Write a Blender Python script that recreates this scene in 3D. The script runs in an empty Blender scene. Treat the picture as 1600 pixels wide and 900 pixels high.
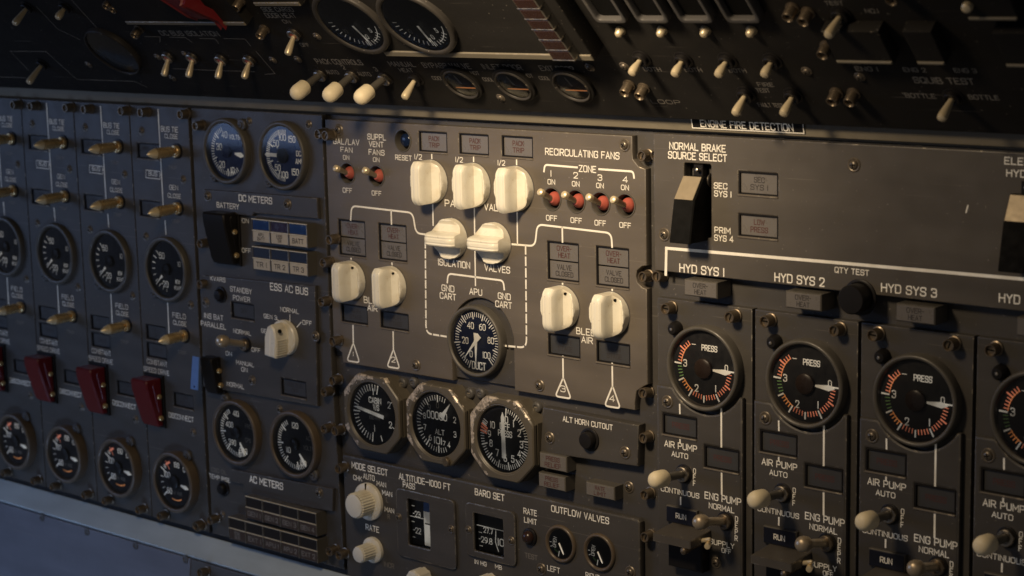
import bpy, math, random
from mathutils import Vector, Matrix
random.seed(11)
S = bpy.context.scene
COL = S.collection
R = math.radians
PI = math.pi
# ------------------------------------------------------------------ camera
FPX = 2931.28                      # focal length in pixels of a 1600 px wide frame
CR = Vector((.75631, .65386, -.02162)).normalized()
CU = Vector((-.09616, .14380, .98492))
CU = (CU - CR*CU.dot(CR)).normalized()
CB = CR.cross(CU)
CP = Vector((.87114, -1.0, .23105))
cd = bpy.data.cameras.new('camera')
cam = bpy.data.objects.new('camera', cd)
COL.objects.link(cam)
cam.matrix_world = Matrix((( CR.x, CU.x, CB.x, CP.x), (CR.y, CU.y, CB.y, CP.y), (CR.z, CU.z, CB.z, CP.z), (0, 0, 0, 1)))
cd.sensor_width = 36; cd.lens = FPX/1600*36
cd.clip_start = .02; cd.clip_end = 50
cd.dof.use_dof = True; cd.dof.focus_distance = 1.31; cd.dof.aperture_fstop = 11.0
S.camera = cam
# ------------------------------------------------------------------ world, lamps, exposure
W = bpy.data.worlds.new('World'); S.world = W; W.use_nodes = True
bg = W.node_tree.nodes['Background']
bg.inputs[0].default_value = (1, .93, .88, 1); bg.inputs[1].default_value = .05


def aim(o, loc, to):
    o.location = loc
    o.rotation_euler = (Vector(to)-Vector(loc)).to_track_quat('-Z', 'Y').to_euler()


def lamp(name, kind, loc, to, energy, color, **kw):
    d = bpy.data.lights.new(name, kind); o = bpy.data.objects.new(name, d); COL.objects.link(o)
    d.energy = energy; d.color = color
    for k, v in kw.items(): setattr(d, k, v)
    aim(o, loc, to)
    return o


LAMP = (.13, -.50, .37)
lamp('warm_map_lamp', 'SPOT', LAMP, (.065, 0, .09), 16, (1, .78, .52), spot_size=R(47), spot_blend=1.0, shadow_soft_size=.055)
lamp('warm_map_spill', 'SPOT', LAMP, (.07, 0, -.03), 7.2, (1, .76, .49), spot_size=R(104), spot_blend=1.0, shadow_soft_size=.055)
lamp('blue_window', 'AREA', (-1.35, -.95, .16), (-.50, 0, -.26), .85, (.36, .54, 1), shape='RECTANGLE', size=.9, size_y=.40, spread=R(90))
lamp('blue_floor_light', 'AREA', (-.40, -.90, -.90), (-.58, 0, -.33), .34, (.40, .60, 1), shape='RECTANGLE', size=.4, size_y=.3, spread=R(50))
S.view_settings.view_transform = 'Standard'; S.view_settings.look = 'None'
S.view_settings.exposure = 0; S.view_settings.gamma = 1
S.render.engine = 'CYCLES'
S.cycles.use_denoising = True
S.cycles.max_bounces = 6


# ------------------------------------------------------------------ frames: planes of the cockpit, local mm
class Frame:
    def __init__(s, O, U, V):
        s.O = Vector(O); s.U = Vector(U).normalized(); s.V = Vector(V).normalized(); s.N = s.U.cross(s.V)

    def ray(s, px, py):
        return CR*((px-800)/FPX) - CU*((py-450)/FPX) - CB

    def uv(s, px, py, h=0):
        d = s.ray(px, py); o = s.O + s.N*h*.001
        p = CP + d*((o-CP).dot(s.N)/d.dot(s.N)) - s.O
        return p.dot(s.U)*1000, p.dot(s.V)*1000

    def swing(s, px, py, u):
        d = s.ray(px, py); o = s.O + s.U*u*.001
        p = CP + d*((o-CP).dot(s.U)/d.dot(s.U)) - s.O
        return p.dot(s.V)*1000, p.dot(s.N)*1000

    def w(s, u, v, h=0):
        return s.O + (s.U*u + s.V*v + s.N*h)*.001

    def px(s, u, v, h=0):
        q = s.w(u, v, h) - CP; z = -q.dot(CB)
        return 800+FPX*q.dot(CR)/z, 450-FPX*q.dot(CU)/z

    def mat(s, u, v, h=0, rot=0):
        p = s.w(u, v, h)
        m = Matrix(((s.U.x, s.V.x, s.N.x, p.x), (s.U.y, s.V.y, s.N.y, p.y), (s.U.z, s.V.z, s.N.z, p.z), (0, 0, 0, 1)))
        return m @ Matrix.Rotation(rot, 4, 'Z')

    def mmv(s, px, py, h=0):
        return (s.uv(px, py-5, h)[1]-s.uv(px, py+5, h)[1])/10

    def slope(s, px, py, h=0):
        u, v = s.uv(px, py, h); a = s.px(u-5, v, h); b = s.px(u+5, v, h)
        return (b[1]-a[1])/(b[0]-a[0])

    def rect(s, x0, y0, x1, y1, h=0):
        """centre u, v, width, height in mm of an upright rectangle whose picture box is given"""
        xc, yc = (x0+x1)/2, (y0+y1)/2; k = s.slope(xc, yc, h)
        u, v = s.uv(xc, yc, h)
        wd = s.uv(x1, yc+k*(x1-x0)/2, h)[0]-s.uv(x0, yc-k*(x1-x0)/2, h)[0]
        ht = max(((y1-y0)-k*(x1-x0)), 3)*s.mmv(xc, yc, h)
        return u, v, wd, ht

    def poly(s, pts, h=0):
        return [s.uv(x, y, h) for x, y in pts]


F = Frame((0, 0, 0), (1, 0, 0), (0, 0, 1))                       # the upright main panel
_q = Frame((0, -.010, 0), (1, 0, 0), (0, 0, 1)).uv(1100, 188.5)
OV = Frame((0, -.010, _q[1]*.001), (1, 0, 0), (0, -math.sin(R(45)), math.cos(R(45))))   # sloping overhead panel
_s = F.uv(800, 193)[1]
ST = Frame((0, 0, _s*.001), (1, 0, 0), (0, -math.sin(R(14)), math.cos(R(14))))          # strip under the overhead


# ------------------------------------------------------------------ materials
def nodes(name):
    m = bpy.data.materials.new(name); m.use_nodes = True
    nt = m.node_tree
    return m, nt, nt.nodes, nt.links, nt.nodes['Principled BSDF']


def simple(name, col, rough=.45, metal=0, var=.12, scale=90, bump=0, bscale=700, coat=0, rvar=.12, spec=.5):
    m, nt, n, l, b = nodes(name)
    b.inputs['Specular IOR Level'].default_value = spec
    b.inputs['Metallic'].default_value = metal
    tc = n.new('ShaderNodeTexCoord')
    nz = n.new('ShaderNodeTexNoise'); nz.inputs['Scale'].default_value = scale; nz.inputs['Detail'].default_value = 5
    l.new(tc.outputs['Object'], nz.inputs['Vector'])
    mx = n.new('ShaderNodeMix'); mx.data_type = 'RGBA'
    mx.inputs['A'].default_value = tuple(c*(1-var) for c in col)+(1,)
    mx.inputs['B'].default_value = tuple(min(1, c*(1+var)) for c in col)+(1,)
    l.new(nz.outputs['Fac'], mx.inputs['Factor']); l.new(mx.outputs['Result'], b.inputs['Base Color'])
    mr = n.new('ShaderNodeMapRange'); mr.inputs['From Min'].default_value = .3; mr.inputs['From Max'].default_value = .7
    mr.inputs['To Min'].default_value = max(.04, rough-rvar); mr.inputs['To Max'].default_value = min(1, rough+rvar)
    n2 = n.new('ShaderNodeTexNoise'); n2.inputs['Scale'].default_value = scale*2.3; n2.inputs['Detail'].default_value = 4
    l.new(tc.outputs['Object'], n2.inputs['Vector'])
    l.new(n2.outputs['Fac'], mr.inputs['Value']); l.new(mr.outputs['Result'], b.inputs['Roughness'])
    if coat: b.inputs['Coat Weight'].default_value = coat
    if bump:
        n3 = n.new('ShaderNodeTexNoise'); n3.inputs['Scale'].default_value = bscale; n3.inputs['Detail'].default_value = 3
        l.new(tc.outputs['Object'], n3.inputs['Vector'])
        bp = n.new('ShaderNodeBump'); bp.inputs['Strength'].default_value = bump; bp.inputs['Distance'].default_value = .0004
        l.new(n3.outputs['Fac'], bp.inputs['Height']); l.new(bp.outputs['Normal'], b.inputs['Normal'])
    return m


def paint(name, col, rough=.5, wear=(.52, .46, .36), thr=.58, spec=.5):
    """enamel paint with fine grain, smudges and chips to bare metal along the edges"""
    m = simple(name, col, rough, 0, .15, 28, .14, 1500, rvar=.06)
    nt = m.node_tree; n, l = nt.nodes, nt.links; b = n['Principled BSDF']
    bv = n.new('ShaderNodeBevel'); bv.inputs['Radius'].default_value = .0011; bv.samples = 4
    g = n.new('ShaderNodeNewGeometry')
    d = n.new('ShaderNodeVectorMath'); d.operation = 'DOT_PRODUCT'
    l.new(bv.outputs[0], d.inputs[0]); l.new(g.outputs['Normal'], d.inputs[1])
    e = n.new('ShaderNodeMapRange'); e.inputs['From Min'].default_value = .995; e.inputs['From Max'].default_value = .93
    l.new(d.outputs['Value'], e.inputs['Value'])
    tc = n.new('ShaderNodeTexCoord')
    nz = n.new('ShaderNodeTexNoise'); nz.inputs['Scale'].default_value = 130; nz.inputs['Detail'].default_value = 6; nz.inputs['Roughness'].default_value = .7
    l.new(tc.outputs['Object'], nz.inputs['Vector'])
    t = n.new('ShaderNodeMapRange'); t.inputs['From Min'].default_value = thr-.03; t.inputs['From Max'].default_value = thr+.03
    l.new(nz.outputs['Fac'], t.inputs['Value'])
    mu = n.new('ShaderNodeMath'); mu.operation = 'MULTIPLY'
    l.new(e.outputs['Result'], mu.inputs[0]); l.new(t.outputs['Result'], mu.inputs[1])
    old = b.inputs['Base Color'].links[0].from_socket
    mx = n.new('ShaderNodeMix'); mx.data_type = 'RGBA'; mx.inputs['B'].default_value = wear+(1,)
    l.new(mu.outputs[0], mx.inputs['Factor']); l.new(old, mx.inputs['A']); l.new(mx.outputs['Result'], b.inputs['Base Color'])
    l.new(mu.outputs[0], b.inputs['Metallic']); b.inputs['Specular IOR Level'].default_value = spec
    # dust specks and small light nicks
    n4 = n.new('ShaderNodeTexNoise'); n4.inputs['Scale'].default_value = 420; n4.inputs['Detail'].default_value = 2
    l.new(tc.outputs['Object'], n4.inputs['Vector'])
    t4 = n.new('ShaderNodeMapRange'); t4.inputs['From Min'].default_value = .705; t4.inputs['From Max'].default_value = .76; t4.inputs['To Max'].default_value = .45
    l.new(n4.outputs['Fac'], t4.inputs['Value'])
    m4 = n.new('ShaderNodeMix'); m4.data_type = 'RGBA'; m4.inputs['B'].default_value = (.34, .31, .27, 1)
    l.new(t4.outputs['Result'], m4.inputs['Factor']); l.new(mx.outputs['Result'], m4.inputs['A'])
    cur = m4.outputs['Result']
    # wiping streaks, sheen bands put into the colour, then fine scratches in two directions
    for vec, lo, hi, f, c, ang in (((7, 46, 7), .40, .72, .22, tuple(x*1.9 for x in col), .05), ((7, 40, 7), .45, .75, .30, tuple(x*.55 for x in col), 1.2), ((9, 620, 9), .70, .74, .30, (.30, .27, .23), .6), ((11, 700, 11), .70, .74, .26, (.30, .27, .23), -.9)):
        mp = n.new('ShaderNodeMapping'); mp.inputs['Rotation'].default_value = (0, 0, ang); mp.inputs['Scale'].default_value = vec
        ns = n.new('ShaderNodeTexNoise'); ns.inputs['Scale'].default_value = 1; ns.inputs['Detail'].default_value = 3
        l.new(tc.outputs['Object'], mp.inputs['Vector']); l.new(mp.outputs['Vector'], ns.inputs['Vector'])
        rg = n.new('ShaderNodeMapRange'); rg.inputs['From Min'].default_value = lo; rg.inputs['From Max'].default_value = hi; rg.inputs['To Max'].default_value = f
        l.new(ns.outputs['Fac'], rg.inputs['Value'])
        mm = n.new('ShaderNodeMix'); mm.data_type = 'RGBA'; mm.inputs['B'].default_value = c+(1,)
        l.new(rg.outputs['Result'], mm.inputs['Factor']); l.new(cur, mm.inputs['A']); cur = mm.outputs['Result']
    l.new(cur, b.inputs['Base Color'])
    return m


def chipped(name, col, bare):
    """octagonal bezel enamel worn to bare metal towards its rim"""
    m, nt, n, l, b = nodes(name)
    tc = n.new('ShaderNodeTexCoord'); sp = n.new('ShaderNodeSeparateXYZ'); l.new(tc.outputs['Object'], sp.inputs[0])

    def mth(op, a, c=None):
        k = n.new('ShaderNodeMath'); k.operation = op
        for i, x in enumerate((a, c)):
            if x is None: continue
            if isinstance(x, (int, float)): k.inputs[i].default_value = x
            else: l.new(x, k.inputs[i])
        return k.outputs[0]
    ax = mth('ABSOLUTE', sp.outputs['X']); ay = mth('ABSOLUTE', sp.outputs['Y'])
    d = mth('MAXIMUM', mth('MAXIMUM', ax, ay), mth('MULTIPLY', mth('ADD', ax, ay), .735))
    nz = n.new('ShaderNodeTexNoise'); nz.inputs['Scale'].default_value = 120; nz.inputs['Detail'].default_value = 7; nz.inputs['Roughness'].default_value = .6
    oi = n.new('ShaderNodeObjectInfo'); va = n.new('ShaderNodeVectorMath'); va.operation = 'ADD'
    cx = n.new('ShaderNodeCombineXYZ'); l.new(mth('MULTIPLY', oi.outputs['Random'], 7), cx.inputs[0])
    l.new(tc.outputs['Object'], va.inputs[0]); l.new(cx.outputs[0], va.inputs[1]); l.new(va.outputs[0], nz.inputs['Vector'])
    tilt = mth('ADD', mth('MULTIPLY', sp.outputs['X'], -4.5), mth('MULTIPLY', sp.outputs['Y'], 2.5))   # worn most where hands brush past
    zz = mth('MINIMUM', mth('MULTIPLY', mth('SUBTRACT', sp.outputs['Z'], .0132), 70), 0)   # the sides keep their paint
    v = mth('ADD', mth('ADD', mth('ADD', mth('MULTIPLY', mth('SUBTRACT', d, .0305), 36), nz.outputs['Fac']), tilt), zz)
    mr = n.new('ShaderNodeMapRange'); mr.inputs['From Min'].default_value = .565; mr.inputs['From Max'].default_value = .59
    l.new(v, mr.inputs['Value'])
    n2 = n.new('ShaderNodeTexNoise'); n2.inputs['Scale'].default_value = 420; n2.inputs['Detail'].default_value = 5
    l.new(tc.outputs['Object'], n2.inputs['Vector'])
    bm = n.new('ShaderNodeMix'); bm.data_type = 'RGBA'; bm.inputs['A'].default_value = tuple(c*.45 for c in bare)+(1,); bm.inputs['B'].default_value = bare+(1,)
    mr2 = n.new('ShaderNodeMapRange'); mr2.inputs['From Min'].default_value = .38; mr2.inputs['From Max'].default_value = .6
    l.new(n2.outputs['Fac'], mr2.inputs['Value']); l.new(mr2.outputs['Result'], bm.inputs['Factor'])
    mx = n.new('ShaderNodeMix'); mx.data_type = 'RGBA'; mx.inputs['A'].default_value = col+(1,)
    l.new(mr.outputs['Result'], mx.inputs['Factor']); l.new(bm.outputs['Result'], mx.inputs['B'])
    l.new(mx.outputs['Result'], b.inputs['Base Color'])
    l.new(mth('MULTIPLY', mr.outputs['Result'], .35), b.inputs['Metallic'])
    b.inputs['Roughness'].default_value = .42
    bp = n.new('ShaderNodeBump'); bp.inputs['Strength'].default_value = .5; bp.inputs['Distance'].default_value = .0004; bp.invert = True
    l.new(mr.outputs['Result'], bp.inputs['Height']); l.new(bp.outputs['Normal'], b.inputs['Normal'])
    return m


def glass(name):
    m, nt, n, l, b = nodes(name)
    out = n['Material Output']; n.remove(b)
    tr = n.new('ShaderNodeBsdfTransparent'); gl = n.new('ShaderNodeBsdfGlossy'); gl.inputs['Roughness'].default_value = .10
    fr = n.new('ShaderNodeFresnel'); fr.inputs['IOR'].default_value = 1.5
    mx = n.new('ShaderNodeMixShader')
    l.new(fr.outputs[0], mx.inputs[0]); l.new(tr.outputs[0], mx.inputs[1]); l.new(gl.outputs[0], mx.inputs[2]); l.new(mx.outputs[0], out.inputs[0])
    return m


def aged(name, col):
    """ivory plastic gone a little yellow, with grime held in small pits and finger marks"""
    m = simple(name, col, .36, var=.05, scale=60, bump=.06, bscale=700, rvar=.1)
    nt = m.node_tree; n, l = nt.nodes, nt.links; b = n['Principled BSDF']; old = b.inputs['Base Color'].links[0].from_socket
    tc = n.new('ShaderNodeTexCoord')
    for sc, lo, hi, f, c in ((70, .52, .72, .5, (.52, .43, .27, 1)), (330, .64, .74, .28, (.3, .24, .15, 1))):
        nz = n.new('ShaderNodeTexNoise'); nz.inputs['Scale'].default_value = sc; nz.inputs['Detail'].default_value = 6
        l.new(tc.outputs['Object'], nz.inputs['Vector'])
        mr = n.new('ShaderNodeMapRange'); mr.inputs['From Min'].default_value = lo; mr.inputs['From Max'].default_value = hi; mr.inputs['To Max'].default_value = f
        mx = n.new('ShaderNodeMix'); mx.data_type = 'RGBA'; mx.inputs['B'].default_value = c
        l.new(nz.outputs['Fac'], mr.inputs['Value']); l.new(mr.outputs['Result'], mx.inputs['Factor']); l.new(old, mx.inputs['A']); old = mx.outputs['Result']
    l.new(old, b.inputs['Base Color'])
    return m


def lit(name, col, em, tint=(1, .92, .78, 1)):
    """engraved lettering of an edge lit panel: white filler that glows faintly and unevenly"""
    m = simple(name, col, .6, var=.16, scale=160); nt = m.node_tree; n, l = nt.nodes, nt.links
    tc = n.new('ShaderNodeTexCoord'); nz = n.new('ShaderNodeTexNoise'); nz.inputs['Scale'].default_value = 55
    l.new(tc.outputs['Object'], nz.inputs['Vector'])
    mr = n.new('ShaderNodeMapRange'); mr.inputs['From Min'].default_value = .38; mr.inputs['From Max'].default_value = .6
    mr.inputs['To Min'].default_value = em*.35; mr.inputs['To Max'].default_value = em*1.3
    b = n['Principled BSDF']; b.inputs['Emission Color'].default_value = tint
    l.new(nz.outputs['Fac'], mr.inputs['Value']); l.new(mr.outputs['Result'], b.inputs['Emission Strength'])
    return m


M = dict(
    grey=paint('grey_enamel', (.057, .052, .046), .47),
    header=paint('header_enamel', (.080, .071, .060), .42),
    worn=paint('worn_enamel', (.060, .055, .050), .45, thr=.50),
    taupe=paint('taupe_enamel', (.112, .096, .078), .46),
    board=paint('board_enamel', (.052, .048, .044), .55),
    dark=paint('dark_enamel', (.075, .072, .07), .5, thr=.64),
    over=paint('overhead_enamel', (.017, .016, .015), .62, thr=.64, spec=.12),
    rail=paint('rail_enamel', (.40, .46, .48), .5),
    sheet=paint('sheet_enamel', (.13, .135, .16), .5),
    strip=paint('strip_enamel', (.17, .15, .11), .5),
    white=lit('engraved_white', (.82, .78, .68), .065),
    ink=lit('dial_white', (.84, .80, .70), .16),  # extra glow lifts dial marks and needles out of bezel shade
    faded=lit('engraved_grey', (.19, .17, .145), .008),
    ivory=aged('ivory_plastic', (.79, .755, .64)),
    cream=simple('cream_rubber', (.86, .75, .52), .5, var=.07, scale=120),
    screw=simple('painted_screw', (.16, .135, .105), .36, .5, .25, 300),
    black=simple('black_plastic', (.011, .010, .010), .42, var=.1, rvar=.03, spec=.22),
    matt=simple('black_void', (.006, .006, .006), .75, var=.2, spec=.08),
    rim=simple('black_bezel', (.085, .078, .066), .42, var=.15, bump=.08, bscale=1100),
    brownrim=simple('brown_bezel', (.10, .075, .05), .42, var=.15, bump=.08, bscale=1100),
    dial=simple('dial_black', (.010, .010, .012), .5, var=.2),
    dialblue=simple('dial_blue_black', (.014, .028, .115), .35, var=.2),
    dialdeep=simple('dial_deep_blue', (.008, .013, .042), .4, var=.2),
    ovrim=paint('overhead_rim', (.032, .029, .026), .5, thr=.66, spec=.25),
    hub=simple('hub_brown', (.032, .020, .015), .35, var=.15),
    steel=simple('steel', (.46, .41, .34), .36, 1, .12, 200),
    chrome=simple('lever_steel', (.82, .69, .46), .34, .45, .06, 200, rvar=.05),
    brass=simple('brass', (.78, .56, .27), .27, .72, .06, 60, rvar=.04),
    litbrass=simple('lit_brass', (.95, .78, .48), .26, .4, .04, 60, rvar=.04),  # paler brass puts the lamp's gleam into the lever tips' colour
    ball=simple('ball_metal', (.50, .41, .29), .33, .6, .08, 120),
    redtop=simple('red_guard_paint', (.15, .010, .014), .5, var=.1),
    bronze=simple('bronze_stud', (.20, .16, .115), .36, .75, .15, 200),
    red=simple('red_plastic', (.11, .006, .009), .34, var=.1, rvar=.05),
    redboot=simple('red_seal', (.44, .10, .07), .45, var=.1),
    lens=simple('grey_lens', (.14, .13, .122), .32, var=.06, scale=60),
    lensdark=simple('dark_lens', (.042, .042, .042), .5, var=.1, scale=60, rvar=.04),
    lensblue=simple('blue_lens', (.012, .04, .14), .2, var=.3, scale=60),
    lensviolet=simple('violet_lens', (.03, .022, .05), .25, var=.2),
    brownlens=simple('brown_black_lens', (.012, .009, .008), .35, var=.2, rvar=.04),
    resetblue=simple('reset_cap', (.006, .014, .042), .16, var=.1, rvar=.03),  # cap's blue glint put into its base colour
    navy=simple('navy_lens', (.005, .006, .015), .4, var=.1, rvar=.04),
    cap=simple('label_cream', (.50, .43, .31), .4, var=.12, scale=70),
    capbrown=simple('label_brown', (.055, .036, .027), .35, var=.25, scale=90),
    etch=simple('etched_dark', (.035, .03, .028), .6, var=.1),
    etchred=simple('etched_red', (.075, .026, .021), .6, var=.1),
    tred=lit('dial_red', (.92, .30, .18), .24, (1, .3, .16, 1)),  # red and orange glow added against the bezel's shade
    tor=lit('dial_orange', (.95, .38, .12), .2, (1, .34, .10, 1)),
    tgr=simple('dial_green', (.22, .42, .16), .6, var=.05),
    bluepatch=simple('blue_sheen_and_drum', (.10, .20, .46), .55, var=.12, scale=200),  # blue of the guard's reflection as plain colour; also the drum's blue band
    glass=glass('cover_glass'),
    bezel=chipped('chipped_bezel', (.098, .085, .064), (.66, .57, .47)),
    amber=simple('amber_lens', (.03, .014, .01), .3, var=.2),
    bare=simple('bare_brass', (.36, .30, .21), .5, .55, .06, 120, rvar=.04),
)


# ------------------------------------------------------------------ mesh building, in millimetres
class MB:
    def __init__(s): s.v = []; s.f = []; s.m = []; s.mats = []; s.z = 0

    def mi(s, mat):
        if mat not in s.mats: s.mats.append(mat)
        return s.mats.index(mat)

    def add(s, vs, fs, mat):
        k = len(s.v); i = s.mi(mat); s.v += [tuple(x) for x in vs]
        for f in fs: s.f.append([a+k for a in f]); s.m.append(i)

    def box(s, x0, x1, y0, y1, z0, z1, mat, b=.4):
        b = min(b, (x1-x0)*.3, (y1-y0)*.3, (z1-z0)*.3)
        P = [(x0, y0), (x1, y0), (x1, y1), (x0, y1)]
        s.prism(P, z0, z1, mat, b)

    def prism(s, P, z0, z1, mat, b=.4):
        """upright prism over polygon P (counter-clockwise) with a chamfered top"""
        n = len(P); Q = inset(P, b) if b else P
        vs = [(x, y, z0) for x, y in P]+[(x, y, z1-b) for x, y in P]
        fs = [[i, (i+1) % n, n+(i+1) % n, n+i] for i in range(n)]
        if b:
            vs += [(x, y, z1) for x, y in Q]
            fs += [[n+i, n+(i+1) % n, 2*n+(i+1) % n, 2*n+i] for i in range(n)]
            fs.append([2*n+i for i in range(n)])
        else: fs.append([n+i for i in range(n)])
        fs.append(list(range(n))[::-1])
        s.add(vs, fs, mat)

    def side(s, prof, x0, x1, mat, b=.5):
        """solid from a profile in (y, z), counter-clockwise seen from +x, drawn along x, with chamfered ends"""
        n = len(prof); Q = inset(prof, b)
        rings = [(x0, Q), (x0+b, prof), (x1-b, prof), (x1, Q)]
        vs = [(x, y, z) for x, q in rings for y, z in q]; fs = []
        for r in range(3):
            for i in range(n):
                j = (i+1) % n
                fs.append([r*n+i, r*n+j, (r+1)*n+j, (r+1)*n+i])
        fs.append(list(range(n))[::-1]); fs.append([3*n+i for i in range(n)])
        fs = [f[::-1] for f in fs]
        s.add(vs, fs, mat)

    def lathe(s, prof, mat, n=32, c=(0, 0), axis=None):
        """revolve (r, z) points; axis = (origin, direction) places it along any line"""
        if axis:
            o = Vector(axis[0]); d = Vector(axis[1]).normalized()
            a = d.orthogonal().normalized(); e = d.cross(a)
        else:
            o = Vector((c[0], c[1], 0)); a = Vector((1, 0, 0)); e = Vector((0, 1, 0)); d = Vector((0, 0, 1))
        vs = []; fs = []; idx = []
        for r, z in prof:
            if r < 1e-6:
                idx.append([len(vs)]); vs.append(o+d*z)
            else:
                idx.append(list(range(len(vs), len(vs)+n)))
                vs += [o+d*z+(a*math.cos(2*PI*i/n)+e*math.sin(2*PI*i/n))*r for i in range(n)]
        for p, q in zip(idx, idx[1:]):
            for i in range(n):
                j = (i+1) % n
                if len(p) == 1 and len(q) == 1: continue
                if len(p) == 1: fs.append([p[0], q[j], q[i]][::-1])
                elif len(q) == 1: fs.append([p[i], p[j], q[0]])
                else: fs.append([p[i], p[j], q[j], q[i]])
        s.add(vs, fs, mat)

    def ribbon(s, pts, w, z, mat, closed=False):
        n = len(pts); L = []; Rr = []
        for i in range(n):
            p = Vector(pts[i])
            a = Vector(pts[i-1]) if (i or closed) else None
            b = Vector(pts[(i+1) % n]) if (i < n-1 or closed) else None
            d1 = (p-a).normalized() if a is not None and (p-a).length > 1e-9 else None
            d2 = (b-p).normalized() if b is not None and (b-p).length > 1e-9 else None
            if d1 is None: d1 = d2
            if d2 is None: d2 = d1
            t = d1+d2
            if t.length < .2: t = d2
            t.normalize(); nn = Vector((-t.y, t.x)); k = 1/max(.45, nn.dot(Vector((-d2.y, d2.x))))
            e = Vector((0, 0))
            if not closed and i == 0: e = -t*w*.4
            if not closed and i == n-1: e = t*w*.4
            L.append(p+e+nn*w*.5*k); Rr.append(p+e-nn*w*.5*k)
        vs = [(q.x, q.y, z) for q in L]+[(q.x, q.y, z) for q in Rr]
        m = n if closed else n-1
        s.add(vs, [[i, n+i, n+(i+1) % n, (i+1) % n] for i in range(m)], mat)

    def disc(s, c, r, z, mat, n=20):
        s.add([(c[0]+r*math.cos(2*PI*i/n), c[1]+r*math.sin(2*PI*i/n), z) for i in range(n)], [list(range(n))], mat)

    def quad(s, P, z, mat): s.add([(x, y, z) for x, y in P], [list(range(len(P)))], mat)

    def text(s, txt, x, y, H, mat, z=.1, w=None, wt=.17, rot=0, align=0, sp=1.0):
        k = H/6; strokes = []; cx = 0
        for ch in txt:
            if ch == ' ': cx += 3.0; continue
            g = GL.get(ch)
            if g is None: continue
            for st in g[1]:
                strokes.append(([(px+cx, py) for px, py in st[1]], st[0] == 'c'))
            cx += g[0]+1.55*sp
        tw = max(cx-1.55*sp, .1)
        kx = (w/tw) if w else k*.86
        x0 = -tw*kx/2 if align == 0 else (0 if align < 0 else -tw*kx)
        ca, sa = math.cos(rot), math.sin(rot)
        for j, (st, cl) in enumerate(strokes):
            P = []
            for px, py in st:
                a, b = x0+px*kx, (py-3)*k
                P.append((x+a*ca-b*sa, y+a*sa+b*ca))
            s.ribbon(P, H*wt, z+.012*(j % 4), mat, cl)

    def build(s, name, parent=None, smooth=40):
        me = bpy.data.meshes.new(name)
        me.from_pydata([(x*.001, y*.001, z*.001) for x, y, z in s.v], [], s.f)
        for m in s.mats: me.materials.append(M[m])
        me.polygons.foreach_set('material_index', s.m)
        if smooth:
            me.polygons.foreach_set('use_smooth', [True]*len(s.f))
            me.set_sharp_from_angle(angle=R(smooth))
        me.update()
        o = bpy.data.objects.new(name, me); COL.objects.link(o)
        if parent: o.parent = parent
        return o


def inset(P, b):
    n = len(P); out = []
    for i in range(n):
        p = Vector(P[i]); d1 = (p-Vector(P[i-1])).normalized(); d2 = (Vector(P[(i+1) % n])-p).normalized()
        n1 = Vector((-d1.y, d1.x)); n2 = Vector((-d2.y, d2.x)); m = n1+n2
        m = m.normalized() if m.length > 1e-6 else n1
        q = p+m*b/max(.4, m.dot(n1)); out.append((q.x, q.y))
    return out


def rnd(pts, rad, closed=False, seg=5):
    """round the corners of a polyline"""
    n = len(pts); out = []
    for i in range(n):
        p = Vector(pts[i])
        if not closed and i in (0, n-1): out.append(tuple(p)); continue
        a = Vector(pts[i-1]); b = Vector(pts[(i+1) % n])
        la, lb = (a-p).length, (b-p).length
        t = min(rad, la*.5, lb*.5)
        if t < 1e-6: out.append(tuple(p)); continue
        A = p+(a-p)*t/la; B = p+(b-p)*t/lb
        for k in range(seg+1):
            f = k/seg; out.append(tuple(A*(1-f)**2+p*2*f*(1-f)+B*f*f))
    q = [out[0]]
    for p in out[1:]:
        if (Vector(p)-Vector(q[-1])).length > 1e-5: q.append(p)
    return q


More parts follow.
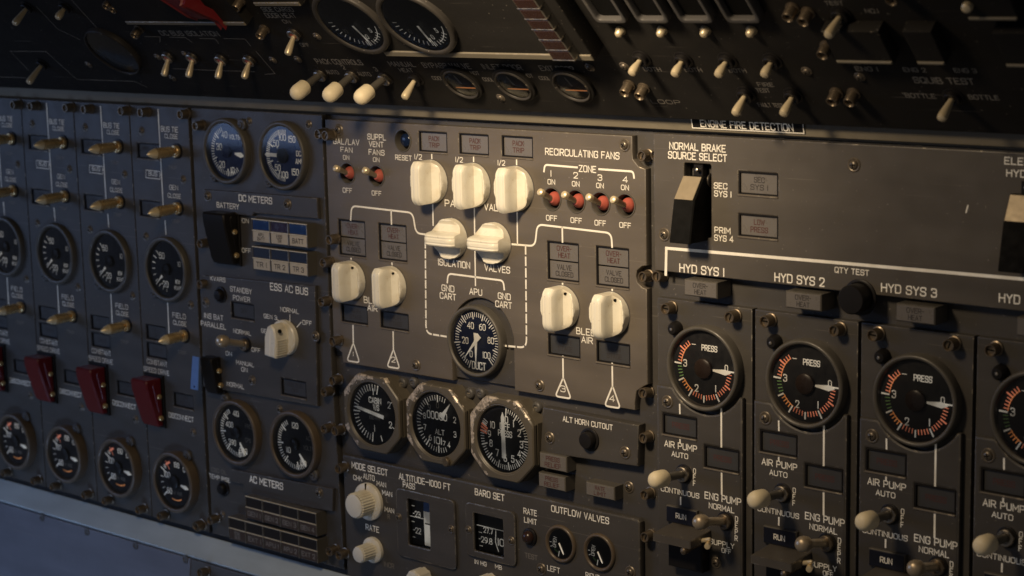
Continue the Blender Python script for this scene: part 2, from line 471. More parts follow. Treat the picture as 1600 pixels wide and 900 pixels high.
_G = """A 4 0,0 2,6 4,0|.75,2 3.25,2
B 4 0,0 0,6|r0,6 3.6,6 3.6,3.1 0,3.1|r0,3.1 4,3.1 4,0 0,0
C 4 r4,4.4 4,6 0,6 0,0 4,0 4,1.6
D 4 0,0 0,6|r0,6 4,6 4,0 0,0
E 3.7 3.7,6 0,6 0,0 3.7,0|0,3.1 3,3.1
F 3.6 3.6,6 0,6 0,0|0,3.1 3,3.1
G 4 r4,4.5 4,6 0,6 0,0 4,0 4,2.8|4,2.8 2.4,2.8
H 4 0,0 0,6|4,0 4,6|0,3.1 4,3.1
I .2 .1,0 .1,6
J 3.6 r3.6,6 3.6,0 0,0 0,1.6
K 4 0,0 0,6|4,6 0,2.4|1.3,3.5 4,0
L 3.5 0,6 0,0 3.5,0
M 4.8 0,0 0,6 2.4,2 4.8,6 4.8,0
N 4 0,0 0,6 4,0 4,6
O 4.1 c0,0 4.1,0 4.1,6 0,6
P 3.9 0,0 0,6|r0,6 3.9,6 3.9,2.7 0,2.7
Q 4.1 c0,0 4.1,0 4.1,6 0,6|2.5,1.5 4.3,-.3
R 4 0,0 0,6|r0,6 3.9,6 3.9,2.8 0,2.8|2,2.8 4,0
S 3.9 r3.9,4.5 3.9,6 0,6 0,3.1 3.9,3.1 3.9,0 0,0 0,1.5
T 4 2,0 2,6|0,6 4,6
U 4 r0,6 0,0 4,0 4,6
V 4 0,6 2,0 4,6
W 5.4 0,6 1.35,0 2.7,5 4.05,0 5.4,6
X 4 0,0 4,6|0,6 4,0
Y 4 0,6 2,3 4,6|2,3 2,0
Z 4 0,6 4,6 0,0 4,0
0 3.7 c0,0 3.7,0 3.7,6 0,6
1 .4 .2,0 .2,6
2 3.7 r0,4.4 0,6 3.7,6 3.7,3.5 0,0|0,0 3.7,0
3 3.7 r0,4.9 0,6 3.6,6 3.6,3.2 1.3,3.2|r1.3,3.2 3.7,3.2 3.7,0 0,0 0,1.2
4 4 3,0 3,6 0,1.7 4,1.7
5 3.7 3.5,6 .4,6 .2,3.5|r.2,3.5 3.7,4 3.7,0 0,0 0,1.2
6 3.7 r3,6 0,4.6 0,0 3.7,0 3.7,3.5 0,3.5
7 3.7 0,6 3.7,6 1.4,0
8 3.7 c.25,3.2 3.45,3.2 3.45,6 .25,6|c0,0 3.7,0 3.7,3.2 0,3.2
9 3.7 r.7,0 3.7,1.4 3.7,6 0,6 0,2.5 3.7,2.5
/ 2.6 0,-.4 2.6,6.4
- 2 0,3.1 2,3.1
~ 4.5 0,3.1 4.5,3.1
. .3 0,.1 .3,.1
+ 3 0,3 3,3|1.5,1.5 1.5,4.5
' .8 c.1,4.9 .7,4.9 .7,5.7 .1,5.7"""
GL = {}
for ln in _G.split('\n'):
    a, wd, rest = ln.split(' ', 2); sts = []
    for st in rest.split('|'):
        kind = st[0] if st[0] in 'rc' else 'l'
        P = [tuple(float(q) for q in p.split(',')) for p in st.lstrip('rc').split()]
        if kind in 'rc': P = rnd(P, 1.5, kind == 'c', 4)
        if kind == 'c': P = P if P[0] != P[-1] else P[:-1]
        sts.append((kind, P))
    GL[a] = (float(wd), sts)


# ------------------------------------------------------------------ things
def tag(o, label, cat, group=None, kind=None):
    o['label'] = label; o['category'] = cat
    if group: o['group'] = group
    if kind: o['kind'] = kind
    return o


def thing(name, label, cat, fr, u, v, h=0, group=None, rot=0):
    o = bpy.data.objects.new(name, None); COL.objects.link(o)
    o.empty_display_size = .01
    o.matrix_world = fr.mat(u, v, h, rot)
    return tag(o, label, cat, group)


def dup(root, off, label):
    r = root.copy(); COL.objects.link(r); r.location = root.location+off
    r['label'] = label

    def kids(a, b):
        for ch in a.children:
            c = ch.copy(); COL.objects.link(c); c.parent = b
            kids(ch, c)
    kids(root, r)
    return r


def curve_mesh(name, outer, holes, z0, z1, bev, mat):
    cu = bpy.data.curves.new(name, 'CURVE'); cu.dimensions = '2D'; cu.fill_mode = 'BOTH'
    for P in [outer]+holes:
        sp = cu.splines.new('POLY'); sp.points.add(len(P)-1); sp.use_cyclic_u = True
        for i, (x, y) in enumerate(P): sp.points[i].co = (x*.001, y*.001, 0, 1)
    T = (z1-z0)*.001; b = min(bev*.001, T*.45)
    cu.extrude = T/2-b; cu.bevel_depth = b; cu.bevel_resolution = 1; cu.offset = -b
    o = bpy.data.objects.new(name, cu); COL.objects.link(o)
    me = bpy.data.meshes.new_from_object(o.evaluated_get(bpy.context.evaluated_depsgraph_get()))
    bpy.data.objects.remove(o); bpy.data.curves.remove(cu)
    me.name = name
    for v in me.vertices: v.co.z += (z0+z1)*.0005
    me.materials.clear(); me.materials.append(M[mat])
    me.polygons.foreach_set('use_smooth', [True]*len(me.polygons)); me.set_sharp_from_angle(angle=R(35))
    return me


def rrect(u, v, w, h, r=.6):
    return rnd([(u-w/2, v-h/2), (u+w/2, v-h/2), (u+w/2, v+h/2), (u-w/2, v+h/2)], r, True, 3)


def circ(u, v, r, n=32, ry=None):
    return [(u+r*math.cos(2*PI*i/n), v+(ry or r)*math.sin(2*PI*i/n)) for i in range(n)]


# shared screw meshes
def _screw():
    m = MB()
    m.lathe([(4.6, 0), (4.6, .25), (4.0, .75), (3.3, .7), (3.05, .5), (2.9, 1.2), (2.2, 1.9), (1.1, 2.25), (0, 2.3)], 'screw', 24)
    for a, b in ((1.7, .34), (.34, 1.7)):
        m.box(-a, a, -b, b, 1.2, 2.42 if a > b else 2.41, 'matt', .05)  # black bars stand in for shade in the cross slot
    return m


def _stud():
    m = MB()
    m.lathe([(4.6, 0), (4.6, 1.2), (3.9, 1.5), (3.9, 8.2), (3.6, 8.8), (3.1, 8.8), (2.8, 8.3), (2.6, 7.0), (0, 6.9)], 'bronze', 24)
    m.box(-2.5, 2.5, -.5, .5, 6.5, 7.05, 'matt', .05)  # black bar stands in for the slot's shade
    return m


PROTO = {}


def screw_obj(kind, parent, x, y, z, rot=0.0, sc=1.0):
    if kind not in PROTO:
        o = {'screw': _screw, 'stud': _stud}[kind]().build(kind)
        PROTO[kind] = o.data; bpy.data.objects.remove(o)
    nm = 'screw' if kind == 'screw' else 'fastener_stud'
    o = bpy.data.objects.new(nm, PROTO[kind]); COL.objects.link(o); o.parent = parent
    o.location = (x*.001, y*.001, z*.001); o.rotation_euler.z = rot; o.scale = (sc,)*3
    return o


class Plate:
    def __init__(s, name, label, outer, h=0, t=6, mat='grey', fr=F, bev=.7, group=None, uv=False, cat='control plate', ink='white'):
        s.fr, s.h, s.t, s.mat, s.bev, s.ink = fr, h, t, mat, bev, ink; s.wt = .155
        s.outer = outer if uv else fr.poly(outer, h)
        s.u0 = sum(p[0] for p in s.outer)/len(s.outer); s.v0 = sum(p[1] for p in s.outer)/len(s.outer)
        s.holes = []; s.txt = MB(); s.scr = []
        s.root = thing(name, label, cat, fr, s.u0, s.v0, h, group)

    def lo(s, px, py, h=0):
        u, v = s.fr.uv(px, py, s.h+h); return u-s.u0, v-s.v0

    def hrect(s, x0, y0, x1, y1, r=.6):
        u, v, w, h = s.fr.rect(x0, y0, x1, y1, s.h); s.holes.append(rrect(u, v, w, h, r)); return u, v, w, h

    def hcirc(s, px, py, r, ry=None):
        u, v = s.fr.uv(px, py, s.h); s.holes.append(circ(u, v, r, 32, ry)); return u, v

    def t_(s, txt, px, py, hp, wp=None, wt=None, mat=None, rot=0):
        wt = s.wt if wt in (None, .17) else wt
        x, y = s.lo(px, py); H = hp*.86*s.fr.mmv(px, py, s.h)
        w = None
        if wp: w = s.lo(px+wp/2, py)[0]-s.lo(px-wp/2, py)[0]
        s.txt.text(txt, x, y, H, mat or s.ink, .1, w, wt, rot)

    def vt(s, txt, px, py, hp, step):
        for i, c in enumerate(txt): s.t_(c, px-i*.2, py+i*step, hp)

    def line(s, pts, w, rad=0, mat=None, closed=False):
        P = [s.lo(*p) for p in pts]
        if rad: P = rnd(P, rad, closed)
        s.txt.ribbon(P, w, .07, mat or s.ink, closed)

    def dash(s, pts, w, on, off, rad=0):
        P = [s.lo(*p) for p in pts]
        if rad: P = rnd(P, rad)
        D = [0]
        for a, b in zip(P, P[1:]): D.append(D[-1]+(Vector(b)-Vector(a)).length)

        def at(d):
            for i in range(len(P)-1):
                if D[i+1] >= d: return Vector(P[i]).lerp(Vector(P[i+1]), (d-D[i])/max(D[i+1]-D[i], 1e-9))
            return Vector(P[-1])
        d = 0
        while d < D[-1]:
            e = min(d+on, D[-1])
            Q = [at(d)]+[Vector(P[i]) for i in range(len(P)) if d+.05 < D[i] < e-.05]+[at(e)]
            s.txt.ribbon([(q.x, q.y) for q in Q], w, .07, s.ink); d = e+off

    def screw(s, px, py, sc=1.0): s.scr.append(('screw', *s.lo(px, py, 1.5), sc))

    def stud(s, px, py, z=0, sc=1.0): s.scr.append(('stud', *s.lo(px, py, 8.5+z), sc, z))

    def build(s):
        out = [(x-s.u0, y-s.v0) for x, y in s.outer]
        me = curve_mesh('plate', out, [[(x-s.u0, y-s.v0) for x, y in H] for H in s.holes], -s.t, 0, s.bev, s.mat)
        o = bpy.data.objects.new('plate', me); COL.objects.link(o); o.parent = s.root
        if s.txt.f: s.txt.build('lettering', s.root, 0)
        for q in s.scr:
            screw_obj(q[0], s.root, q[1], q[2], q[4] if len(q) > 4 else 0, random.uniform(0, PI), q[3])
        return s.root


# ------------------------------------------------------------------ controls
def light(fr, box, h, rows, label, group, mat='lens', ink='etch', raised=0, tick=None, depth=1.6):
    """indicator light: black frame with one lens per row of lettering; sunk into its plate or standing out of it"""
    u, v, w, ht = fr.rect(*box, h+raised)
    o = thing('indicator_light', label, 'indicator light', fr, u, v, h, group)
    n = len(rows)
    fm = MB(); a = .95
    z0, z1 = (-depth-2, -.35) if not raised else (0, raised)
    if raised:
        fm.box(-w/2, w/2, -ht/2, ht/2, -2, raised-.3, 'rim', .5); a = .5; zl = raised
    else:
        zl = -depth
        for x0, x1, y0, y1 in ((-w/2, w/2, ht/2-a, ht/2), (-w/2, w/2, -ht/2, -ht/2+a), (-w/2, -w/2+a, -ht/2+a, ht/2-a), (w/2-a, w/2, -ht/2+a, ht/2-a)):
            fm.box(x0, x1, y0, y1, z0, z1, 'black', .15)
    if not raised: fm.box(-w/2-.3, w/2+.3, -ht/2-1.1, -ht/2+.25, -.5, .75, 'taupe', .55)  # lighter sill bar stands in for light caught on the lower bevel
    fm.build('frame', o)
    hh = (ht-2*a-(n-1)*.9)/n
    for i, lines in enumerate(rows):
        yc = ht/2-a-hh/2-i*(hh+.9)
        lm = MB(); lm.box(-w/2+a+.05, w/2-a-.05, yc-hh/2+.05, yc+hh/2-.05, zl-1.5, zl, mat if not isinstance(mat, list) else mat[i], .25)
        lo = lm.build('lens', o)
        tm = MB(); k = len(lines); H = min(hh*.29, 3.2) if k > 1 else min(hh*.42, 3.4)
        for j, tx in enumerate(lines):
            tm.text(tx, 0, yc+(k-1)*H*.75-j*H*1.5, H, ink if not isinstance(ink, list) else ink[i], zl+.08, min((w-2*a)*.78, H*.8*len(tx)), .18)
        if lines: tm.build('lettering', lo, 0)
    return o


def bar_knob(fr, px, py, label, group, r=15.2, H=19, rot=0, bw=5.6, name='rotary_selector', pin=False):
    u, v = fr.uv(px, py)
    o = thing(name, label, 'selector knob', fr, u, v, 0, group, rot)
    hp = [(1.0, 5.0), (.965, 6.5), (.90, 6.6), (.84, 5.6), (.72, 4.7), (.60, 5.2), (.52, 7.2), (.47, 10.4), (.435, H-4.4), (.40, H-2.0), (.34, H-.6), (.26, H-.05), (.2, H-.35), (.15, H-.35), (.1, H)]
    prof = [(-a, z) for a, z in hp]+[(0, H)]+hp[::-1]
    k = bw/(.385*r); m = MB(); ny = 19; vs = []; fs = []
    top = []
    for a, z in prof:
        x = a*r
        if abs(a) < .6: x = a*r*k*(1 if abs(a) < .43 else 1)
        ym = math.sqrt(max(r*r-x*x, .02))
        row = []
        for j in range(ny):
            t = -math.cos(PI*j/(ny-1)); y = ym*t
            q = math.hypot(x, y)/r
            zz = z-(3.4*max(0, (abs(t)-.6)/.4)**2.4 if z > 8 else .5*max(0, (abs(t)-.8)/.2)**2)
            row.append(len(vs)); vs.append((x, y, zz))
        top.append(row)
    for i in range(len(top)-1):
        for j in range(ny-1): fs.append([top[i][j], top[i+1][j], top[i+1][j+1], top[i][j+1]])
    rim = [top[i][0] for i in range(len(top))]+[top[-1][j] for j in range(1, ny)]+[top[i][-1] for i in range(len(top)-2, -1, -1)]+[top[0][j] for j in range(ny-2, 0, -1)]
    b0 = len(vs); vs += [(vs[i][0]*1.0, vs[i][1]*1.0, .4) for i in rim]; nr = len(rim)
    for i in range(nr): fs.append([b0+i, b0+(i+1) % nr, rim[(i+1) % nr], rim[i]])
    m.add(vs, fs, 'ivory'); m.build('knob_body', o, 32)
    if pin:
        c = (r*.50, r*.72); sm = MB(); sm.lathe([(.95, 5.0), (.95, 6.9), (.7, 6.9), (.5, 6.6), (0, 6.6)], 'matt', 14, c); sm.build('set_screw', o)
    bs = MB(); bs.lathe([(r+.5, 0), (r+.5, .35), (r-1, .4)], 'dark', 32); bs.build('base_ring', o)
    return o


def toggle(fr, base, tip, style, label, group, h=0):
    u, v = fr.uv(*base, h)
    tv, th = fr.swing(*tip, u)
    d = Vector((0, tv-v, th-h)); L = max(8, min(d.length, 42)); d.normalize()
    if d.z < .25: d.z = .25; d.normalize()
    o = thing('toggle_switch', label, 'toggle switch', fr, u, v, h, group)
    X = lambda prof, mat, mb, n=20: mb.lathe(prof, mat, n, axis=((0, 0, 0), d))
    b = MB(); lv = MB()
    if style == 'red':
        b.lathe([(8.6, .02), (8.4, .5), (7.7, .55), (7.2, -.5), (7.0, -4.8)], 'rim', 32)
        b.lathe([(7.0, -4.6), (0, -4.5)], 'matt', 32); b.build('bushing', o)
        c = MB(); c.lathe([(5.0, -4.4), (5.0, -2.6), (4.5, -1.2), (3.4, 0), (2.9, 1.0), (2.4, 1.5), (0, 1.6)], 'redboot', 28); c.build('seal', o)
        X([(2.0, -1), (2.0, 2), (1.9, 5), (2.3, L-6), (2.6, L-4)], 'ball', lv); lv.build('lever', o)
        c = MB(); X([(2.55, L-4.2), (2.75, L-2.5), (2.5, L-.8), (1.6, L-.05), (0, L+.1)], 'chrome', c); c.build('lever_tip', o)
        return o
    nut = 'brass' if style == 'lock' else ('bronze' if style == 'ball' else 'steel')
    b.lathe([(6.6, 0), (6.6, .7), (6.0, 1.0), (5.2, 1.0)], 'black', 28)
    b.lathe([(5.2, .9), (5.2, 3.4), (4.7, 3.9), (3.4, 3.9), (3.0, 3.0), (0, 2.6)], nut if style != 'plain' else 'black', 24)
    b.build('bushing', o)
    if style == 'lock':
        X([(2.2, 1), (2.2, 6), (4.3, 6.4), (4.6, 8), (4.6, L-8.2), (4.35, L-7.4)], 'brass', lv)
        lv.build('lever', o); c = MB(); X([(4.3, L-7.5), (4.2, L-6.6), (3.2, L-3.4), (1.7, L-.6), (1.2, L), (.5, L+1.0), (0, L+1.1)], 'litbrass', c); c.build('lever_tip', o)
    elif style == 'cream':
        X([(2.9, 1), (2.7, 6), (3.0, L-11), (3.0, L-10.5)], 'rim', lv); lv.build('lever', o)
        c = MB(); X([(2.6, L-14.5), (5.2, L-14.3), (5.9, L-13.2), (6.0, L-5.6), (5.4, L-2.9), (4.0, L-.9), (2.0, L), (0, L+.2)], 'cream', c, 24); c.build('tip_cap', o)
    elif style == 'ball':
        X([(2.9, 1), (2.8, 6), (3.0, L-11), (3.3, L-9.6), (4.9, L-8.4), (5.3, L-5.8), (5.0, L-3), (4.0, L-1), (2.2, L), (0, L+.3)], 'ball', lv); lv.build('lever', o)
    elif style == 'plain':
        X([(1.6, 1), (1.8, 5), (2.75, L-6), (3.0, L-2.6), (2.6, L-.8), (1.5, L), (0, L+.1)], 'chrome', lv); lv.build('lever', o)
    elif style == 'plainred':
        c = MB(); c.lathe([(4.2, 1), (4.2, 2.6), (2.6, 3.3), (0, 3.4)], 'redboot', 20); c.build('seal', o)
        X([(1.5, 2), (1.7, 5), (2.6, L-6), (2.85, L-2.6), (2.5, L-.8), (1.5, L), (0, L+.1)], 'chrome', lv); lv.build('lever', o)
    return o


def pol(r, a): return r*math.cos(R(a)), r*math.sin(R(a))


class Dial(MB):
    """markings of a gauge face; angles counter-clockwise from three o'clock"""
    def ticks(s, a0, a1, n, r0, r1, w, mat='ink'):
        w *= .8
        for i in range(n):
            a = a0+(a1-a0)*i/max(n-1, 1)
            s.ribbon([pol(r0, a), pol(r1, a)], w, .06, mat)

    def arc(s, a0, a1, r, w, mat):
        k = max(2, int(abs(a1-a0)/6)); s.ribbon([pol(r, a0+(a1-a0)*i/k) for i in range(k+1)], w, .05, mat)

    def num(s, tx, r, a, H, mat='ink', w=None):
        x, y = pol(r, a); s.text(tx, x, y, H*.95, mat, .08, w, .135)


def gauge(fr, px, py, r, label, group, draw, needles, hub=None, h=0, bez='rim', dial='dial', bh=6.5, inner=.86, lugs=(), name='round_gauge', depth=4.2):
    if fr is F and r != 28.8: px -= .92*bh; py += .3*bh
    u, v = fr.uv(px, py, h+bh)
    o = thing(name, label, 'gauge', fr, u, v, h, group)
    b = MB(); ri = r*inner
    zd = max(1.0, bh-depth)
    b.lathe([(r, 0), (r, bh-1.6), (r-.5, bh-.5), (r-1.3, bh), (ri+1.3, bh), (ri+.3, bh-.6), (ri, bh-1.4), (ri-.6, zd)], bez, 56); b.build('bezel', o)
    face_and_hands(o, ri-.5, zd, bh-1.2, draw, needles, hub, dial)
    for a in lugs:
        x, y = pol(r+1.8, a); l = MB()
        l.lathe([(5, 0), (5, 2.2), (4.3, 3), (0, 3)], 'dark', 20, (x, y)); l.lathe([(2.6, 3), (2.3, 4), (0, 4.3)], 'dark', 16, (x, y))
        l.box(x-1.4, x+1.4, y-.3, y+.3, 4, 4.45, 'matt', .05); l.build('mounting_lug', o)  # black bar drawn for the shade in the lug's slot
    return o


def face_and_hands(o, rd, z, zg, draw, needles, hub, dial='dial', glassy=True):
    d = MB(); d.lathe([(rd+.8, z-.6), (rd+.8, z), (0, z)], dial, 48); do = d.build('dial_face', o)
    g = Dial(); draw(g, rd)
    for i in range(len(g.v)): g.v[i] = (g.v[i][0], g.v[i][1], g.v[i][2]+z)
    g.build('dial_marking', do, 0)
    for nd in needles:
        m = MB(); kind, a, r0, r1, w = nd[:5]; mat = nd[5] if len(nd) > 5 else 'ink'
        c, s_ = math.cos(R(a)), math.sin(R(a))
        prof = {'bar': [(r0, -w), (r1-w*2, -w*.8), (r1, -.1), (r1, .1), (r1-w*2, w*.8), (r0, w)],
                'club': [(r0, -w), (r1-1.5, -w*.9), (r1, -.25), (r1, .25), (r1-1.5, w*.9), (r0, w)],
                'wedge': [(r0, -w*.35), (r1-4, -w), (r1, -.2), (r1, .2), (r1-4, w), (r0, w*.35)],
                'dart': [(r0, -w), (r0+(r1-r0)*.3, -w*.55), (r1, -.12), (r1, .12), (r0+(r1-r0)*.3, w*.55), (r0, w)]}[kind]
        P = [(x*rd*c-y*rd*s_, x*rd*s_+y*rd*c) for x, y in [(p[0], p[1]) for p in [(q[0], q[1]) for q in prof]]] if False else [(x*c-y*s_, x*s_+y*c) for x, y in prof]
        zz = z+1.0+.35*needles.index(nd)
        m.prism(P, zz, zz+.3, mat, .0); m.build('needle', o, 0)
    if hub:
        m = MB(); k, mat = hub; m.lathe([(k, z+.3), (k, z+2.4), (k*.85, z+3.0), (0, z+3.2)], mat, 24); m.build('hub', o)
    if glassy:
        m = MB(); m.lathe([(rd+.3, zg), (rd*.7, zg+.25), (0, zg+.4)], 'glass', 40); m.build('cover_glass', o)


def push_button(fr, px, py, r, label, group, h=0, mat='black', H=5):
    u, v = fr.uv(px, py, h+H*.6)
    o = thing('push_button', label, 'push button', fr, u, v, h, group)
    b = MB(); b.lathe([(r+2.2, 0), (r+2.2, 1.0), (r+1.6, 1.4), (r+.5, 1.4), (r+.3, .4)], 'black', 28); b.build('collar', o)
    c = MB(); c.lathe([(r, .2), (r, H-1), (r-.8, H), (r*.5, H+.15), (0, H+.2)], mat, 28); c.build('button_cap', o)
    return o


# ================================================================== SETTING
def slab(name, fr, u0, u1, v0, v1, h0, h1, mat, bev=.5):
    m = MB(); m.box(u0, u1, v0, v1, h0, h1, mat, bev); o = m.build(name); o.matrix_world = fr.mat(0, 0); o['kind'] = 'structure'
    return o


vseam = F.uv(800, 193)[1]
slab('back_wall', F, -1000, 560, -260, vseam-.6, -40, -6, 'board')

# ================================================================== GENERATOR COLUMNS (four, left)
uL = F.uv(206, 240)[0]; PITCH = F.uv(259, 420)[0]-F.uv(170, 407)[0]
vbot = F.uv(165, 787)[1]; vtop = vseam-1.0
CW = PITCH-1.2
col = Plate('generator_plate', '', [(uL, vbot), (uL+CW, vbot), (uL+CW, vtop), (uL, vtop)], uv=True, bev=.6, group='generator control columns')
col.wt = .115
COLS = ['generator column beside the meters', 'second generator column from the meters', 'third generator column from the meters', 'outermost cropped generator column']
col.line([(247, 171), (255.5, 330)], 1.0); col.line([(258, 345), (259.5, 366)], 1.0); col.line([(262, 474), (264.3, 524)], 1.0)
col.line([(228, 265.5), (250, 268), (250, 280), (228, 277.5)], .45, closed=True); col.line([(250, 273), (253, 273.5)], .6)
for tx, x, y, hp, wp in (('BUS TIE', 265, 202, 9, 26), ('CLOSE', 267.5, 213, 7.5, 20), ('TRIP', 270, 262, 6, 13), ('BUS', 239, 271.5, 7, 13), ('GEN', 271.5, 293, 8, 13), ('CLOSE', 272.5, 306, 7.5, 20),
                         ('TRIP', 274, 346, 6, 13), ('FIELD', 280, 493.5, 8.5, 20), ('CLOSE', 281, 505, 7.5, 20), ('TRIP', 284.5, 551, 6, 13), ('CONSTANT', 245.5, 567, 8, 31), ('SPEED DRIVE', 244.5, 579.5, 8, 39), ('DISCONNECT', 283, 652, 8.5, 38)):
    col.t_(tx, x, y, hp, wp, .17, 'faded' if tx == 'TRIP' else None)
col.screw(284, 281, .85); col.screw(219, 205, .85); col.screw(296, 477, .85); col.screw(226, 370, .85); col.screw(300, 676, .85); col.screw(210, 655, .8)
col.stud(219, 176); col.stud(281, 179); col.stud(249, 807); col.stud(305, 822)
LB = [((214, 223, 250, 250), ['BUS TIE', 'OPEN']), ((218, 312, 250, 341), ['GEN', 'OPEN']), ((228, 506, 259, 535), ['FIELD', 'OFF']), ((229, 534, 260, 563), ['DRIVE']), ((271, 612, 302, 641), ['LOW', 'PRESS'])]
LBN = ['dark BUS TIE light window', 'dark GEN light window', 'upper of two dark windows over CONSTANT SPEED DRIVE', 'lower of two dark windows over CONSTANT SPEED DRIVE', 'dark window above the word DISCONNECT']
for b, _ in LB: col.hrect(*b)
colroot = col.build()
colset = [(colroot, 'dark grey upright switch plate with white lettering, {}')]
for (b, rows), nm in zip(LB, LBN):
    colset.append((light(F, b, 0, [rows], '', 'dark generator warning windows', 'lensdark'), nm+', {}'))
for base, tip, nm in (((277, 236), (231, 241.5), 'brass locking toggle under BUS TIE'), ((279, 325), (233, 333.5), 'brass locking toggle under GEN'), ((289, 524), (249, 533.5), 'brass locking toggle under FIELD')):
    colset.append((toggle(F, base, tip, 'lock', '', 'brass generator toggles'), nm+', {}'))


def d_kva(g, r):
    g.num('50', r*.55, 122, 5.2); g.ticks(133, 133, 1, r*.62, r*.85, .8); g.ticks(150, 215, 5, r*.72, r*.86, .9)
    g.num('-20', r*.60, 250, 5.2); g.ticks(232, 262, 3, r*.74, r*.84, .7); g.num('KW', r*.68, 322, 3.6); g.num('KVAR', r*.84, 310, 3.4); g.num('10', r*.7, 20, 4)


def d_temp(g, r):
    g.num('150', r*.70, 78, 4.4); g.num('C', r*.8, 45, 4); g.ticks(150, 150, 1, r*.66, r*.92, 1.3)
    g.num('100', r*.50, 155, 5.0); g.num('50', r*.55, 228, 5.0); g.ticks(172, 205, 3, r*.7, r*.84, .8); g.ticks(222, 222, 1, r*.66, r*.92, 1.4)
    g.ticks(135, 140, 2, r*.7, r*.84, .8); g.arc(112, 128, r*.78, 2.0, 'tred'); g.ticks(124, 124, 1, r*.55, r*.9, .8, 'tred')
    g.arc(252, 296, r*.72, 1.0, 'tor'); g.num('IN', r*.45, 262, 2.8, 'faded'); g.num('RISE', r*.5, 300, 2.8, 'faded')


colset.append((gauge(F, 260.8, 420.0, 28.2, '', 'generator load gauges', d_kva, [('dart', 223, 9, 21, 1.3)], (5, 'dial'), bez='rim', bh=5, lugs=(228,)), 'round black KW KVAR gauge with pale needle, {}'))
colset.append((gauge(F, 276, 752, 27.2, '', 'drive oil temperature gauges', d_temp, [('wedge', -10, 9, 19.5, 1.9)], (6.0, 'dial'), bez='brownrim', bh=9, lugs=(60, 232)), 'round gauge with orange arc and white needle, {}'))


def red_guard(fr, tl, br, w, label, group, mat='red', name='switch_guard', top=None, ht=None, bottom=8):
    """flip-up guard over a switch: dark base, wedge cover, two brass pivots. tl: picture point of the cover's outer top corner"""
    u, v = fr.uv(*br)
    tv, th = fr.swing(*tl, u-w)
    th = max(14, min(th, 34)); L = tv-v
    o = thing(name, label, 'switch guard', fr, u, v, 0, group)
    b = MB(); b.box(-w-1.5, 1.5, -3, L+2, 0, 2.2, 'black', .5); b.build('base_plate', o)
    c = MB()
    c.side([(-1, 2.3), (3, 2.3), (L-.5, 2.3), (L, 4), (L, th-1.5), (L-1.5, th), (L*.78, th-.6), (3, 9.5), (-1, 7)], -w, 0, mat, 1.1)
    c.side([(L*.3, th*.35), (L-5, th-7), (L-3, th*.5), (L*.6, 4)], 0.0, .8, mat, .3); c.build('cover', o)
    for y, z in ((6.5, 5.2), (L*.62, 6)):
        p = MB(); p.lathe([(2.4, 0), (2.4, 1.2), (1.8, 2.0), (0, 2.1)], 'brass', 16, axis=((.1, y, z), (1, 0, 0))); p.build('pivot', o)
    return o


colset.append((red_guard(F, (203, 591), (259, 663), 22, '', 'red guarded disconnect switches'), 'dark red flip guard over DISCONNECT switch, {}'))
for k, nm in enumerate(COLS):
    off = Vector((-k*PITCH*.001, 0, 0))
    for root, lb in colset:
        if k == 0: root['label'] = lb.format(nm)
        else: dup(root, off, lb.format(nm))

# ================================================================== DC AND AC METER PANEL
uD = F.uv(301, 260)[0]+1.4
mid = Plate('meter_plate', 'grey upright plate carrying the battery, ESS AC BUS and meter controls', [(uD, vbot), (F.uv(537, 800)[0]-.5, vbot), (F.uv(509, 300)[0]-1, vtop), (uD, vtop)], uv=True)
mid.outer = [(uD, vbot), (F.uv(533, 760)[0], vbot), (F.uv(509, 300)[0]-1, F.uv(524, 575)[1]), (F.uv(509, 300)[0]-1, vtop), (uD, vtop)]
mid.wt = .13
mid.t_('ON', 383.5, 345, 7.5, 10); mid.t_('OFF', 385, 391.5, 7.5, 13)
mid.t_('CSD OIL', 342.5, 736, 7, 23, .17, 'faded'); mid.t_('TEMP RISE', 343, 747, 7, 32)
for x, y in ((496, 210), (507.5, 212), (304.5, 197), (312, 381), (514, 375), (504.5, 411), (312, 444.6), (501.6, 472), (519, 534), (519, 595), (506, 613), (506, 670.6), (523, 674), (307, 824), (328, 813), (514, 862), (529, 868), (528, 733)):
    mid.stud(x, y, 0)
mid.screw(387, 190, .8); mid.screw(480, 195, .8); mid.screw(346, 805, .8); mid.screw(435, 640, .8)
mid.build()
dcp = Plate('lettered_strip', 'raised grey strip lettered DC METERS and BATTERY with two screws', [(317.5, 330), (317.5, 296), (495, 309.5), (497, 342), (396, 333), (394, 338)], h=3.5, t=3.5)
dcp.outer = dcp.outer[::-1] if False else dcp.outer
dcp.t_('DC METERS', 399, 311.5, 11, 51); dcp.t_('BATTERY', 356, 321.5, 9, 34); dcp.screw(322.5, 307); dcp.screw(447, 319.5)
dcp.build()
ess = Plate('essential_bus_plate', 'raised grey plate lettered ESS AC BUS with ivory pointer knob', [(318, 598), (318, 431), (492, 447), (494, 634)], h=3.5, t=3.5)
ess.outer = [ess.fr.uv(317, 604, 3.5), ess.fr.uv(496, 635, 3.5), ess.fr.uv(492, 447, 3.5), ess.fr.uv(313, 430, 3.5)]
ess.wt = .135
